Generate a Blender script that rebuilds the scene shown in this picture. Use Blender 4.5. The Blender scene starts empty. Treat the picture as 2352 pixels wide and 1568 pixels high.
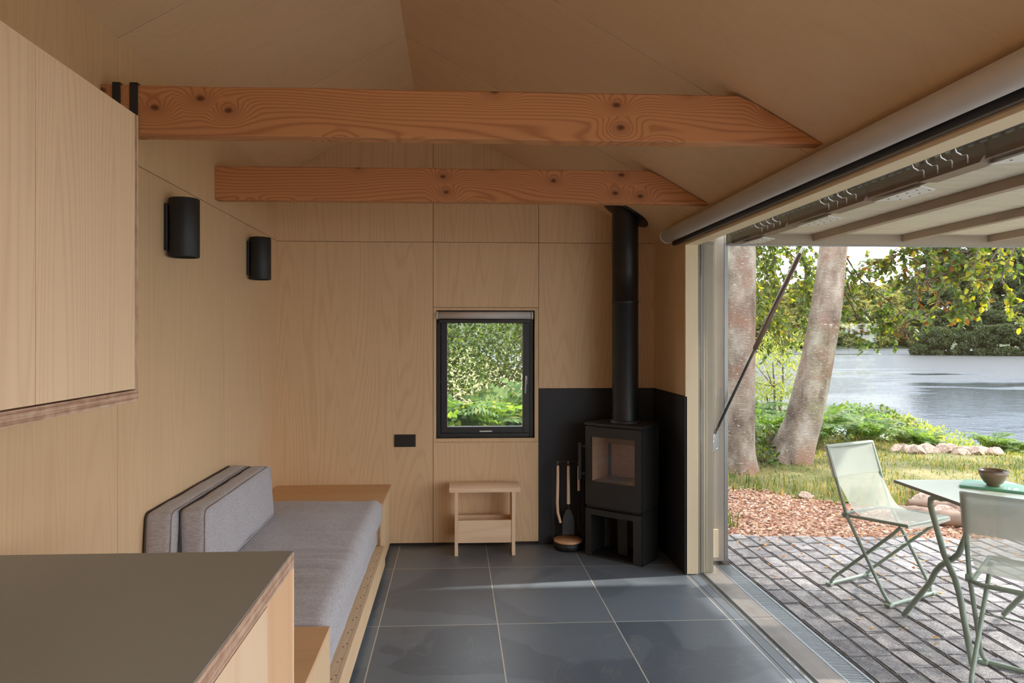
import bpy, bmesh, math, random
from mathutils import Vector, Matrix, noise as mnoise
sc = bpy.context.scene
COL = sc.collection
PI = math.pi
H = 1.46                                   # eye height
# ------------------------------------------------------------------ camera
cam = bpy.data.cameras.new('camera'); camo = bpy.data.objects.new('camera', cam); COL.objects.link(camo)
camo.location = (0, 0, H)
camo.rotation_euler = (PI/2, 0, -math.atan(84/1660))
cam.sensor_width = 36.0; cam.lens = 36.0*1660/2352
cam.shift_x = (1176-1129)/2352.0
cam.shift_y = -11/2352.0
cam.clip_end = 600; cam.clip_start = .05
sc.camera = camo
# ------------------------------------------------------------------ colour management
sc.view_settings.view_transform = 'Standard'; sc.view_settings.look = 'None'
sc.view_settings.gamma = 1.0; sc.view_settings.exposure = 0.54
sc.view_settings.use_curve_mapping = False
# ------------------------------------------------------------------ sky
W = bpy.data.worlds.new('sky'); sc.world = W; W.use_nodes = True
wn = W.node_tree.nodes; wl = W.node_tree.links
for n in list(wn): wn.remove(n)
wo = wn.new('ShaderNodeOutputWorld'); wb = wn.new('ShaderNodeBackground'); wb.inputs['Strength'].default_value = 3.4
wt = wn.new('ShaderNodeTexCoord'); wm = wn.new('ShaderNodeMapping'); wm.inputs['Scale'].default_value = (1, 1, 3)
wno = wn.new('ShaderNodeTexNoise'); wno.inputs['Scale'].default_value = 2.2; wno.inputs['Detail'].default_value = 5
wr = wn.new('ShaderNodeValToRGB')
wr.color_ramp.elements[0].position = .35; wr.color_ramp.elements[0].color = (.66, .78, 1.0, 1)
wr.color_ramp.elements[1].position = .60; wr.color_ramp.elements[1].color = (1.0, .99, .97, 1)
wl.new(wt.outputs['Generated'], wm.inputs['Vector']); wl.new(wm.outputs[0], wno.inputs['Vector'])
wl.new(wno.outputs[0], wr.inputs[0]); wl.new(wr.outputs[0], wb.inputs['Color']); wl.new(wb.outputs[0], wo.inputs['Surface'])
# ------------------------------------------------------------------ sun
sl = bpy.data.lights.new('sun', 'SUN'); sl.energy = 5.5; sl.angle = math.radians(1.2); sl.color = (1.0, .92, .82)
so = bpy.data.objects.new('sun', sl); COL.objects.link(so)
SUN = Vector((1.0, .10, .82)).normalized()       # towards the sun
so.rotation_euler = SUN.to_track_quat('Z', 'Y').to_euler(); so.location = (8, 2, 8)
sc.cycles.max_bounces = 12; sc.cycles.diffuse_bounces = 6; sc.cycles.glossy_bounces = 4
sc.cycles.transparent_max_bounces = 24; sc.cycles.transmission_bounces = 8
sc.cycles.use_denoising = True; sc.cycles.sample_clamp_indirect = 6
sc.cycles.caustics_reflective = False; sc.cycles.caustics_refractive = False

# ================================================================== materials
class NT:
    def __init__(s, name):
        s.m = bpy.data.materials.new(name); s.m.use_nodes = True
        s.t = s.m.node_tree; s.n = s.t.nodes; s.l = s.t.links
        s.p = s.n['Principled BSDF']; s.out = s.n['Material Output']
    def node(s, kind, **kw):
        n = s.n.new(kind)
        for k, v in kw.items():
            if k in n.inputs: n.inputs[k].default_value = v
            else: setattr(n, k, v)
        return n
    def math(s, op, a, b=None, clamp=False):
        n = s.n.new('ShaderNodeMath'); n.operation = op; n.use_clamp = clamp
        for i, v in enumerate((a, b)):
            if v is None: continue
            if isinstance(v, (int, float)): n.inputs[i].default_value = v
            else: s.l.new(v, n.inputs[i])
        return n.outputs[0]
    def coord(s, scale=(1, 1, 1), rot=(0, 0, 0), island=False, kind='Object'):
        tc = s.n.new('ShaderNodeTexCoord'); v = tc.outputs[kind]
        if island:
            g = s.n.new('ShaderNodeNewGeometry')
            c = s.n.new('ShaderNodeCombineXYZ')
            for i in range(3):
                s.l.new(s.math('MULTIPLY', g.outputs['Random Per Island'], 17.3+7*i), c.inputs[i])
            a = s.n.new('ShaderNodeVectorMath'); a.operation = 'ADD'
            s.l.new(v, a.inputs[0]); s.l.new(c.outputs[0], a.inputs[1]); v = a.outputs[0]
        mp = s.n.new('ShaderNodeMapping'); mp.inputs['Scale'].default_value = scale; mp.inputs['Rotation'].default_value = rot
        s.l.new(v, mp.inputs['Vector']); return mp.outputs[0]
    def noise(s, vec, scale=1, detail=3, rough=.5, dist=0):
        n = s.n.new('ShaderNodeTexNoise'); n.inputs['Scale'].default_value = scale; n.inputs['Detail'].default_value = detail
        n.inputs['Roughness'].default_value = rough; n.inputs['Distortion'].default_value = dist
        s.l.new(vec, n.inputs['Vector']); return n.outputs[0]
    def ramp(s, fac, stops):
        r = s.n.new('ShaderNodeValToRGB'); e = r.color_ramp.elements
        while len(e) < len(stops): e.new(.5)
        for i, (p, c) in enumerate(stops):
            e[i].position = p; e[i].color = tuple(c)+(1,) if len(c) == 3 else c
        s.l.new(fac, r.inputs[0]); return r.outputs[0]
    def mix(s, fac, a, b, mode='MIX'):
        n = s.n.new('ShaderNodeMix'); n.data_type = 'RGBA'; n.blend_type = mode
        for i, v in ((0, fac), (6, a), (7, b)):
            if isinstance(v, (int, float)): n.inputs[i].default_value = v
            elif isinstance(v, tuple): n.inputs[i].default_value = v+(1,) if len(v) == 3 else v
            else: s.l.new(v, n.inputs[i])
        return n.outputs[2]
    def bump(s, h, strength=.2, dist=.01):
        b = s.n.new('ShaderNodeBump'); b.inputs['Strength'].default_value = strength; b.inputs['Distance'].default_value = dist
        s.l.new(h, b.inputs['Height']); s.l.new(b.outputs[0], s.p.inputs['Normal']); return b
    def color(s, c):
        if isinstance(c, tuple): s.p.inputs['Base Color'].default_value = c+(1,)
        else: s.l.new(c, s.p.inputs['Base Color'])
    def set(s, **kw):
        for k, v in kw.items(): s.p.inputs[k.replace('_', ' ')].default_value = v

def plain(name, c, rough=.5, metal=0, var=.08, nscale=25, bump=.0):
    t = NT(name); f = t.noise(t.coord(), nscale, 4)
    t.color(t.mix(f, tuple(x*(1-var) for x in c), tuple(min(1, x*(1+var)) for x in c)))
    t.set(Roughness=rough, Metallic=metal)
    if bump: t.bump(f, bump, .003)
    return t.m

def wood(name, base, dark, axis='Z', fig=1.0, rings=46, line=.35, rough=.5, island=True, fine=.25, var=.035, knots=0, cross=2.2, along=.32, sheen=.35, broad=.6, lin=0):
    t = NT(name); ai = 'XYZ'.index(axis)
    s = [cross]*3; s[ai] = along
    v = t.coord(tuple(s), island=island)
    field = t.noise(v, 1.0, 1.5, .4, .25)
    kn = None
    if knots:
        ks = [knots*2.3]*3; ks[ai] = knots*1.5
        kv = t.coord(tuple(ks), island=island)
        wob = t.noise(kv, 4, 2)
        vo = t.node('ShaderNodeTexVoronoi', Scale=1.0, Randomness=1.0); vo.voronoi_dimensions = '2D'
        ks_ = t.n.new('ShaderNodeSeparateXYZ'); t.l.new(kv, ks_.inputs[0]); kc = t.n.new('ShaderNodeCombineXYZ')
        t.l.new(t.math('ADD', ks_.outputs[0], t.math('MULTIPLY', ks_.outputs[1], .35)), kc.inputs[0]); t.l.new(ks_.outputs[2], kc.inputs[1]); t.l.new(kc.outputs[0], vo.inputs['Vector'])
        d = t.math('ADD', vo.outputs['Distance'], t.math('MULTIPLY', t.math('SUBTRACT', wob, .5), .05))
        kn = t.math('MULTIPLY', t.math('SUBTRACT', .40, d), 2.5, True)
        kn = t.math('MULTIPLY', kn, kn)
        field = t.math('ADD', field, t.math('MULTIPLY', kn, .30))
    ph = t.math('MULTIPLY', field, rings*2*PI/6)
    if lin:
        sp_ = t.n.new('ShaderNodeSeparateXYZ'); t.l.new(t.coord(), sp_.inputs[0])
        ph = t.math('ADD', ph, t.math('MULTIPLY', sp_.outputs[2], lin*2*PI))
    ring = t.math('ADD', t.math('MULTIPLY', t.math('SINE', ph), .5), .5)
    ring = t.math('POWER', ring, 3.0)
    fs = [230]*3; fs[ai] = 3.0
    fib = t.noise(t.coord(tuple(fs), island=island), 1, 2)
    bs = [9]*3; bs[ai] = .25
    band = t.noise(t.coord(tuple(bs), island=island), 1, 3)
    f = t.math('MULTIPLY', ring, line*fig)
    f = t.math('ADD', f, t.math('MULTIPLY', t.math('SUBTRACT', fib, .5), fine*2))
    f = t.math('ADD', f, t.math('MULTIPLY', t.math('SUBTRACT', band, .45), broad), True)
    c = t.mix(f, base, dark)
    if island:
        g = t.n.new('ShaderNodeNewGeometry')
        k = t.math('ADD', t.math('MULTIPLY', g.outputs['Random Per Island'], var*2), 1-var)
        cc = t.n.new('ShaderNodeCombineXYZ')
        for i in range(3): t.l.new(k, cc.inputs[i])
        c = t.mix(1.0, c, cc.outputs[0], 'MULTIPLY')
    if kn is not None:
        kd = t.math('MULTIPLY', t.math('SUBTRACT', .060, d), 30, True)
        c = t.mix(kd, c, tuple(x*.16 for x in dark))
        kh = t.math('MULTIPLY', t.math('SUBTRACT', .20, d), 5, True)
        c = t.mix(t.math('MULTIPLY', kh, .5), c, tuple(x*.72 for x in dark))
    t.color(c); t.set(Roughness=rough); t.p.inputs['Specular IOR Level'].default_value = sheen
    t.bump(fib, .06, .002)
    return t.m

M = {}
VB, VD = (.70, .490, .290), (.56, .368, .202)
M['ven_z'] = wood('ash_veneer_upright', VB, VD, 'Z', .6, 190, .45, cross=3.6, along=.22)
M['ven_zb'] = wood('ash_veneer_back', VB, VD, 'Z', .8, 190, .5, cross=3.6, along=.28)
M['ven_x'] = wood('ash_veneer_slope', VB, VD, 'X', .35, 120, .35, fine=.18, cross=3.0, along=.12)
M['ven_y'] = wood('ash_veneer_long', VB, VD, 'Y', .6, 120, .4)
M['ven_topx'] = wood('ash_veneer_cross', (.68, .43, .23), (.54, .31, .15), 'X', .5, 120, .4)
M['larch'] = wood('douglas_fir', (.54, .240, .100), (.31, .105, .038), 'X', 1.0, 150, .62, fine=.12, knots=2.1, cross=3.0, along=.6, var=.03, broad=.35, lin=48)
M['pine_x'] = wood('pine_across', (.78, .56, .37), (.62, .39, .23), 'X', .7, 150, .5, cross=5)
M['pine_z'] = wood('pine_upright', (.78, .56, .37), (.62, .39, .23), 'Z', .7, 70, .4)
M['cab_z'] = wood('ash_cabinet', (.80, .575, .375), (.62, .41, .245), 'Z', .9, 170, .36, cross=4.0, along=.3)
M['alder_z'] = wood('alder_panel', (.74, .45, .26), (.62, .34, .18), 'Z', .7, 50, .4)
M['pale_z'] = wood('pale_reveal', (.84, .71, .50), (.72, .57, .37), 'Z', .5, 60, .3)
M['grey_z'] = wood('weathered_timber', (.44, .38, .32), (.31, .26, .215), 'Z', .8, 50, .5)
M['grey_y'] = wood('weathered_rail', (.34, .26, .20), (.20, .14, .10), 'Y', .8, 50, .5)
M['grey_x'] = wood('weathered_fascia', (.36, .31, .25), (.26, .21, .165), 'X', .6, 50, .4)
M['soff_x'] = wood('soffit_board', (.66, .63, .52), (.52, .49, .39), 'X', .5, 50, .35)
M['bark_log'] = wood('old_log', (.24, .16, .115), (.10, .06, .04), 'X', 1, 50, .6)

def plyedge(name, axis):          # laminated edge: fine plies stacked along `axis`
    t = NT(name); s = [1.2]*3; s[axis] = 260
    n = t.noise(t.coord(tuple(s)), 1, 2)
    s2 = [25]*3; s2[axis] = 40
    n2 = t.noise(t.coord(tuple(s2)), 1, 2)
    f = t.math('ADD', t.math('MULTIPLY', n, .7), t.math('MULTIPLY', n2, .3))
    t.color(t.ramp(f, [(.36, (.26, .135, .085)), (.5, (.45, .27, .18)), (.62, (.62, .44, .31))])); t.set(Roughness=.6)
    return t.m
M['ply_h'] = plyedge('plywood_edge_flat', 2)
M['ply_v'] = plyedge('plywood_edge_upright', 1)

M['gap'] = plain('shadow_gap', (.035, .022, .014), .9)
M['linoleum'] = plain('grey_green_linoleum', (.31, .325, .295), .42, var=.04, nscale=60)
M['black'] = plain('matt_black_metal', (.010, .010, .011), .55, var=.2, nscale=60)
M['blackflue'] = plain('black_flue_paint', (.008, .008, .009), .42, var=.2)
M['blacksteel'] = plain('blackened_steel_plate', (.014, .015, .018), .62, var=.45, nscale=6)
M['castiron'] = plain('cast_iron', (.022, .021, .020), .5, var=.15, nscale=160, bump=.15)
M['winframe'] = plain('black_window_frame', (.012, .013, .014), .45)
M['white'] = plain('white_roller_fabric', (.60, .57, .55), .55, var=.03)
M['whitecap'] = plain('white_plastic', (.62, .62, .60), .35, var=.03)
M['darkbar'] = plain('dark_blind_bar', (.018, .014, .014), .4)
M['steel'] = plain('galvanised_steel', (.27, .29, .30), .45, .7, var=.12, nscale=30)
M['platelit'] = plain('patio_lit_plate', (.72, .74, .76), .45, .2, var=.05)  # pale colour carries the light thrown up from the bright patio
M['rustbrown'] = plain('bronze_brown_steel', (.20, .145, .11), .5, .35, var=.25, nscale=12)
M['chrome'] = plain('polished_metal', (.75, .75, .74), .15, 1)
M['alu'] = plain('anodised_aluminium', (.30, .30, .29), .4, .6, var=.06)
M['strut'] = plain('brown_black_strut', (.065, .038, .030), .3, .3)
M['strutthin'] = plain('black_rod', (.02, .022, .022), .25, .5)
M['socket'] = plain('black_socket', (.012, .010, .010), .35)
M['sagemetal'] = plain('sage_green_paint', (.21, .26, .195), .32, .0, var=.05)
M['sagetop'] = plain('pale_sage_enamel', (.36, .41, .33), .42, .0, var=.03)
M['sagedark'] = plain('dark_table_edge', (.16, .145, .125), .5)
M['firebrick'] = None
t = NT('vermiculite_brick'); br = t.node('ShaderNodeTexBrick', Scale=14.0); br.inputs['Mortar Size'].default_value = .01
br.inputs['Color1'].default_value = (.66, .47, .34, 1); br.inputs['Color2'].default_value = (.60, .42, .31, 1); br.inputs['Mortar'].default_value = (.42, .29, .21, 1)
t.l.new(t.coord(rot=(PI/2, 0, 0)), br.inputs['Vector']); t.color(br.outputs[0]); t.set(Roughness=.9); M['firebrick'] = t.m

# woven upholstery
t = NT('grey_linen'); a = t.noise(t.coord((40, 420, 420)), 1, 2); b = t.noise(t.coord((420, 40, 420)), 1, 2)
ab = t.math('MULTIPLY', t.math('ADD', a, b), .5); big = t.noise(t.coord(), 6, 3)
c = t.ramp(ab, [(.38, (.27, .25, .262)), (.62, (.50, .475, .49))])
c = t.mix(t.math('MULTIPLY', big, .25), c, (.42, .385, .385)); t.color(c); t.set(Roughness=.95)
t.p.inputs['Sheen Weight'].default_value = .25
t.bump(ab, .35, .002); M['linen'] = t.m
M['piping'] = plain('dark_piping', (.075, .065, .065), .9)

# slate floor tiles: grout grid, tone per tile, cleft flakes
t = NT('slate_tiles'); tc = t.n.new('ShaderNodeTexCoord'); sx = t.n.new('ShaderNodeSeparateXYZ'); t.l.new(tc.outputs['Object'], sx.inputs[0])
X, Y = sx.outputs[0], sx.outputs[1]
ux = t.math('DIVIDE', t.math('ADD', X, .383+.6*4), .6); uy = t.math('DIVIDE', t.math('SUBTRACT', Y, 4.567-.9*12), .9)
fx = t.math('FRACT', ux); fy = t.math('FRACT', uy)
ex = t.math('MULTIPLY', t.math('SUBTRACT', .5, t.math('ABSOLUTE', t.math('SUBTRACT', fx, .5))), .6)
ey = t.math('MULTIPLY', t.math('SUBTRACT', .5, t.math('ABSOLUTE', t.math('SUBTRACT', fy, .5))), .9)
edge = t.math('MINIMUM', ex, ey)
gr = t.math('LESS_THAN', edge, .0026)
cc = t.n.new('ShaderNodeCombineXYZ'); t.l.new(t.math('FLOOR', ux), cc.inputs[0]); t.l.new(t.math('FLOOR', uy), cc.inputs[1])
wnz = t.node('ShaderNodeTexWhiteNoise'); t.l.new(cc.outputs[0], wnz.inputs['Vector'])
av = t.n.new('ShaderNodeVectorMath'); av.operation = 'MULTIPLY_ADD'
t.l.new(cc.outputs[0], av.inputs[0]); av.inputs[1].default_value = (3.7, 5.1, 2.3); t.l.new(tc.outputs['Object'], av.inputs[2])
n1 = t.noise(av.outputs[0], 1.1, 3, .45, .6)
flake = t.math('ADD', t.ramp(n1, [(.47, (0, 0, 0)), (.485, (1, 1, 1))]), 0)
n2 = t.noise(av.outputs[0], 7, 6, .6); n3 = t.noise(av.outputs[0], 60, 4, .6)
vein = t.math('SUBTRACT', 1, t.math('MULTIPLY', t.math('ABSOLUTE', t.math('SUBTRACT', t.noise(av.outputs[0], 2.3, 4, .55, 1.2), .5)), 90), True)
lum = t.math('ADD', t.math('MULTIPLY', wnz.outputs[0], .35), t.math('MULTIPLY', flake, .30))
lum = t.math('ADD', lum, t.math('MULTIPLY', n2, .35))
c = t.ramp(lum, [(.15, (.092, .110, .138)), (.95, (.205, .240, .275))])
c = t.mix(t.math('MULTIPLY', n3, .3), c, (.125, .148, .175))
c = t.mix(t.math('MULTIPLY', vein, .35), c, (.22, .22, .21))
c = t.mix(gr, c, (.60, .55, .48)); t.color(c)
t.l.new(t.math('ADD', t.math('MULTIPLY', n2, .22), .26), t.p.inputs['Roughness'])
hh = t.math('ADD', t.math('MULTIPLY', flake, .5), t.math('ADD', t.math('MULTIPLY', n2, 1.0), t.math('MULTIPLY', n3, .25)))
hh = t.math('SUBTRACT', hh, gr); t.bump(hh, .16, .004); M['slate'] = t.m

t = NT('threshold_stone'); n1 = t.noise(t.coord(), 8, 5); n2 = t.noise(t.coord(), 120, 3)
c = t.ramp(n1, [(.3, (.25, .215, .185)), (.7, (.36, .315, .275))]); t.color(t.mix(t.math('MULTIPLY', n2, .3), c, (.17, .15, .135))); t.set(Roughness=.6); M['stone'] = t.m

t = NT('granite_setts'); g = t.n.new('ShaderNodeNewGeometry')
n1 = t.noise(t.coord(), 140, 3, .7); n2 = t.noise(t.coord(), 14, 5, .6)
f = t.math('ADD', t.math('MULTIPLY', n1, .65), t.math('MULTIPLY', n2, .5))
c = t.ramp(f, [(.36, (.085, .080, .082)), (.54, (.255, .235, .235)), (.70, (.48, .45, .44))])
k = t.math('ADD', t.math('MULTIPLY', g.outputs['Random Per Island'], .5), .75); cv = t.n.new('ShaderNodeCombineXYZ')
for i in range(3): t.l.new(k, cv.inputs[i])
t.color(t.mix(1.0, c, cv.outputs[0], 'MULTIPLY')); t.set(Roughness=.75)
t.bump(t.math('ADD', n1, t.math('MULTIPLY', n2, 3)), .9, .010); M['sett'] = t.m

def ground(name, stops, s1=6, s2=60, bump=.6):
    t = NT(name); n1 = t.noise(t.coord(), s1, 5, .6); n2 = t.noise(t.coord(), s2, 4, .7)
    f = t.math('ADD', t.math('MULTIPLY', n1, .55), t.math('MULTIPLY', n2, .45))
    t.color(t.ramp(f, stops)); t.set(Roughness=.95); t.bump(n2, bump, .02); return t.m
M['joint'] = ground('dark_joint_sand', [(.35, (.05, .040, .033)), (.65, (.12, .095, .08))], 20, 120)
M['gravel'] = ground('red_chippings', [(.36, (.17, .075, .045)), (.5, (.36, .19, .12)), (.64, (.60, .40, .28))], 5, 70, 1.0)
M['lawn'] = ground('lawn_earth', [(.36, (.045, .055, .015)), (.5, (.13, .13, .035)), (.64, (.30, .23, .11))], 1.3, 30)

def islandcol(name, stops, rough=.8, trans=0, spec=.3):
    t = NT(name); g = t.n.new('ShaderNodeNewGeometry')
    c = t.ramp(g.outputs['Random Per Island'], stops); t.color(c); t.set(Roughness=rough); t.p.inputs['Specular IOR Level'].default_value = spec
    if trans:
        tr = t.n.new('ShaderNodeBsdfTranslucent'); mx = t.n.new('ShaderNodeMixShader'); mx.inputs[0].default_value = trans
        hs = t.n.new('ShaderNodeMix'); hs.data_type = 'RGBA'; hs.blend_type = 'MULTIPLY'; hs.inputs[0].default_value = 1
        t.l.new(c, hs.inputs[6]); hs.inputs[7].default_value = (2.1, 2.0, .7, 1)
        t.l.new(hs.outputs[2], tr.inputs[0]); t.l.new(t.p.outputs[0], mx.inputs[1]); t.l.new(tr.outputs[0], mx.inputs[2]); t.l.new(mx.outputs[0], t.out.inputs[0])
    return t.m
M['leaf'] = islandcol('beech_leaf', [(0, (.035, .075, .018)), (.6, (.075, .125, .025)), (.9, (.15, .19, .03)), (1, (.20, .13, .03))], .45, .45, .5)
M['leafy'] = islandcol('yellowing_leaf', [(0, (.10, .16, .025)), (.5, (.26, .29, .03)), (1, (.42, .33, .03))], .45, .5, .5)
M['leafbrown'] = islandcol('dried_leaf', [(0, (.10, .035, .015)), (.6, (.17, .065, .02)), (1, (.32, .14, .03))], .7, .3)
M['fern'] = islandcol('bracken_frond', [(0, (.045, .10, .03)), (.5, (.10, .185, .055)), (.85, (.18, .28, .085)), (1, (.32, .28, .11))], .6, .4)
M['shrub'] = islandcol('dark_shrub_leaf', [(0, (.02, .045, .012)), (.5, (.07, .13, .028)), (.85, (.17, .25, .05)), (1, (.30, .36, .12))], .42, .3, .4)
M['willow'] = islandcol('willow_leaf', [(0, (.14, .20, .05)), (.6, (.28, .34, .10)), (1, (.42, .42, .16))], .5, .45)
M['grass'] = islandcol('grass_blade', [(0, (.05, .10, .018)), (.5, (.13, .18, .035)), (.75, (.26, .22, .09)), (1, (.42, .29, .15))], .7, .35)
M['chips'] = islandcol('stone_chips', [(0, (.16, .065, .04)), (.4, (.34, .17, .11)), (.8, (.52, .34, .24)), (1, (.66, .54, .44))], .9)
M['fallen'] = islandcol('fallen_leaf', [(0, (.22, .08, .03)), (.5, (.46, .20, .06)), (.85, (.60, .33, .08)), (1, (.62, .52, .32))], .8, .15)
M['rock'] = ground('pinkish_rock', [(.36, (.20, .12, .085)), (.5, (.38, .27, .21)), (.64, (.62, .53, .46))], 5, 26, .5)
M['fartree'] = islandcol('far_leaf_light', [(0, (.07, .085, .03)), (.5, (.15, .165, .05)), (1, (.27, .25, .07))], .8, .25)
M['fartreey'] = islandcol('far_leaf_gold', [(0, (.13, .14, .045)), (.5, (.24, .24, .08)), (1, (.36, .33, .12))], .8, .25)
M['fardark'] = islandcol('far_leaf_dark', [(0, (.020, .032, .014)), (.5, (.045, .065, .026)), (1, (.085, .10, .04))], .85, .15)  # backlit shade of the headland wood is put into this leaf colour
t = NT('beech_bark'); n1 = t.noise(t.coord((1, 1, .5)), 5, 5, .6); n2 = t.noise(t.coord((1, 1, 2.5)), 28, 4, .6); n3 = t.noise(t.coord(), 2.2, 3)
c = t.ramp(n1, [(.32, (.10, .065, .045)), (.5, (.25, .195, .15)), (.68, (.42, .37, .31))])
c = t.mix(t.ramp(n3, [(.5, (0, 0, 0)), (.66, (1, 1, 1))]), c, (.25, .135, .09))
c = t.mix(t.ramp(n2, [(.58, (0, 0, 0)), (.7, (.7, .7, .7))]), c, (.52, .50, .44)); t.color(c); t.set(Roughness=.9); t.bump(t.math('ADD', n1, n2), .5, .03); M['bark'] = t.m
M['twig'] = plain('twig', (.10, .07, .05), .8)
M['glaze'] = plain('brown_stoneware', (.16, .105, .065), .22, var=.55, nscale=14)
M['glazedark'] = plain('dark_stoneware', (.055, .035, .025), .35, var=.3)
M['bookcover'] = plain('green_book_cover', (.10, .30, .17), .4, var=.03)
M['paper'] = plain('book_pages', (.45, .40, .36), .9)
M['print'] = plain('pale_print', (.62, .72, .66), .5)
M['leather'] = plain('tan_leather', (.36, .17, .09), .5)

# window / door glass: reflects by angle, lets the rest through
def glass(name, ior=1.5, tint=(1, 1, 1)):
    t = NT(name); tr = t.n.new('ShaderNodeBsdfTransparent'); tr.inputs[0].default_value = tint+(1,)
    gl = t.n.new('ShaderNodeBsdfGlossy'); gl.inputs['Roughness'].default_value = .005
    fr = t.n.new('ShaderNodeFresnel'); fr.inputs['IOR'].default_value = ior
    bf = t.n.new('ShaderNodeNewGeometry')     # both faces of the pane count as air-to-glass
    t.l.new(t.math('ADD', ior, t.math('MULTIPLY', bf.outputs['Backfacing'], 1/ior-ior)), fr.inputs['IOR'])
    mx = t.n.new('ShaderNodeMixShader'); t.l.new(fr.outputs[0], mx.inputs[0]); t.l.new(tr.outputs[0], mx.inputs[1]); t.l.new(gl.outputs[0], mx.inputs[2])
    t.l.new(mx.outputs[0], t.out.inputs[0]); t.n.remove(t.p); return t.m
M['sidegrey'] = plain('olive_grey_channel', (.24, .22, .18), .5)
M['glass'] = glass('clear_glass', 1.45, (.985, .992, .987))
M['stoveglass'] = glass('stove_glass', 1.5, (.94, .92, .90))
# open-weave sling: the mesh's own holes let part of the view through
t = NT('sage_mesh_fabric'); w = t.noise(t.coord((1, 1, 1)), 300, 2)
t.color(t.mix(w, (.46, .50, .44), (.62, .66, .59))); t.set(Roughness=.7)
tr = t.n.new('ShaderNodeBsdfTransparent'); tl = t.n.new('ShaderNodeBsdfTranslucent'); tl.inputs[0].default_value = (.52, .56, .50, 1)
m1 = t.n.new('ShaderNodeMixShader'); m1.inputs[0].default_value = .10; m2 = t.n.new('ShaderNodeMixShader'); m2.inputs[0].default_value = .38
t.l.new(t.p.outputs[0], m1.inputs[1]); t.l.new(tl.outputs[0], m1.inputs[2]); t.l.new(m1.outputs[0], m2.inputs[1]); t.l.new(tr.outputs[0], m2.inputs[2]); t.l.new(m2.outputs[0], t.out.inputs[0])
M['sling'] = t.m
# lake: ruffled bands mirror the sky, calm bands mirror the trees
t = NT('lake_water'); t.color((.018, .022, .020)); t.set(Roughness=.06, IOR=1.33)
band = t.noise(t.coord((.028, .10, 1)), 1, 4, .55, .6)
rp = t.ramp(band, [(.42, (.10, .10, .10)), (.49, (1, 1, 1))])
w1 = t.noise(t.coord((1.0, 2.6, 1)), 1.6, 4, .6, .4); w2 = t.noise(t.coord((1.2, 2.2, 1)), 9, 3, .6)
hgt = t.math('ADD', t.math('MULTIPLY', w1, 1.0), t.math('MULTIPLY', w2, .30))
bmp = t.bump(hgt, 1.0, .17); t.l.new(rp, bmp.inputs['Strength'])
t.l.new(t.math('ADD', t.math('MULTIPLY', rp, .34), .06), t.p.inputs['Roughness']); M['water'] = t.m

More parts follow.
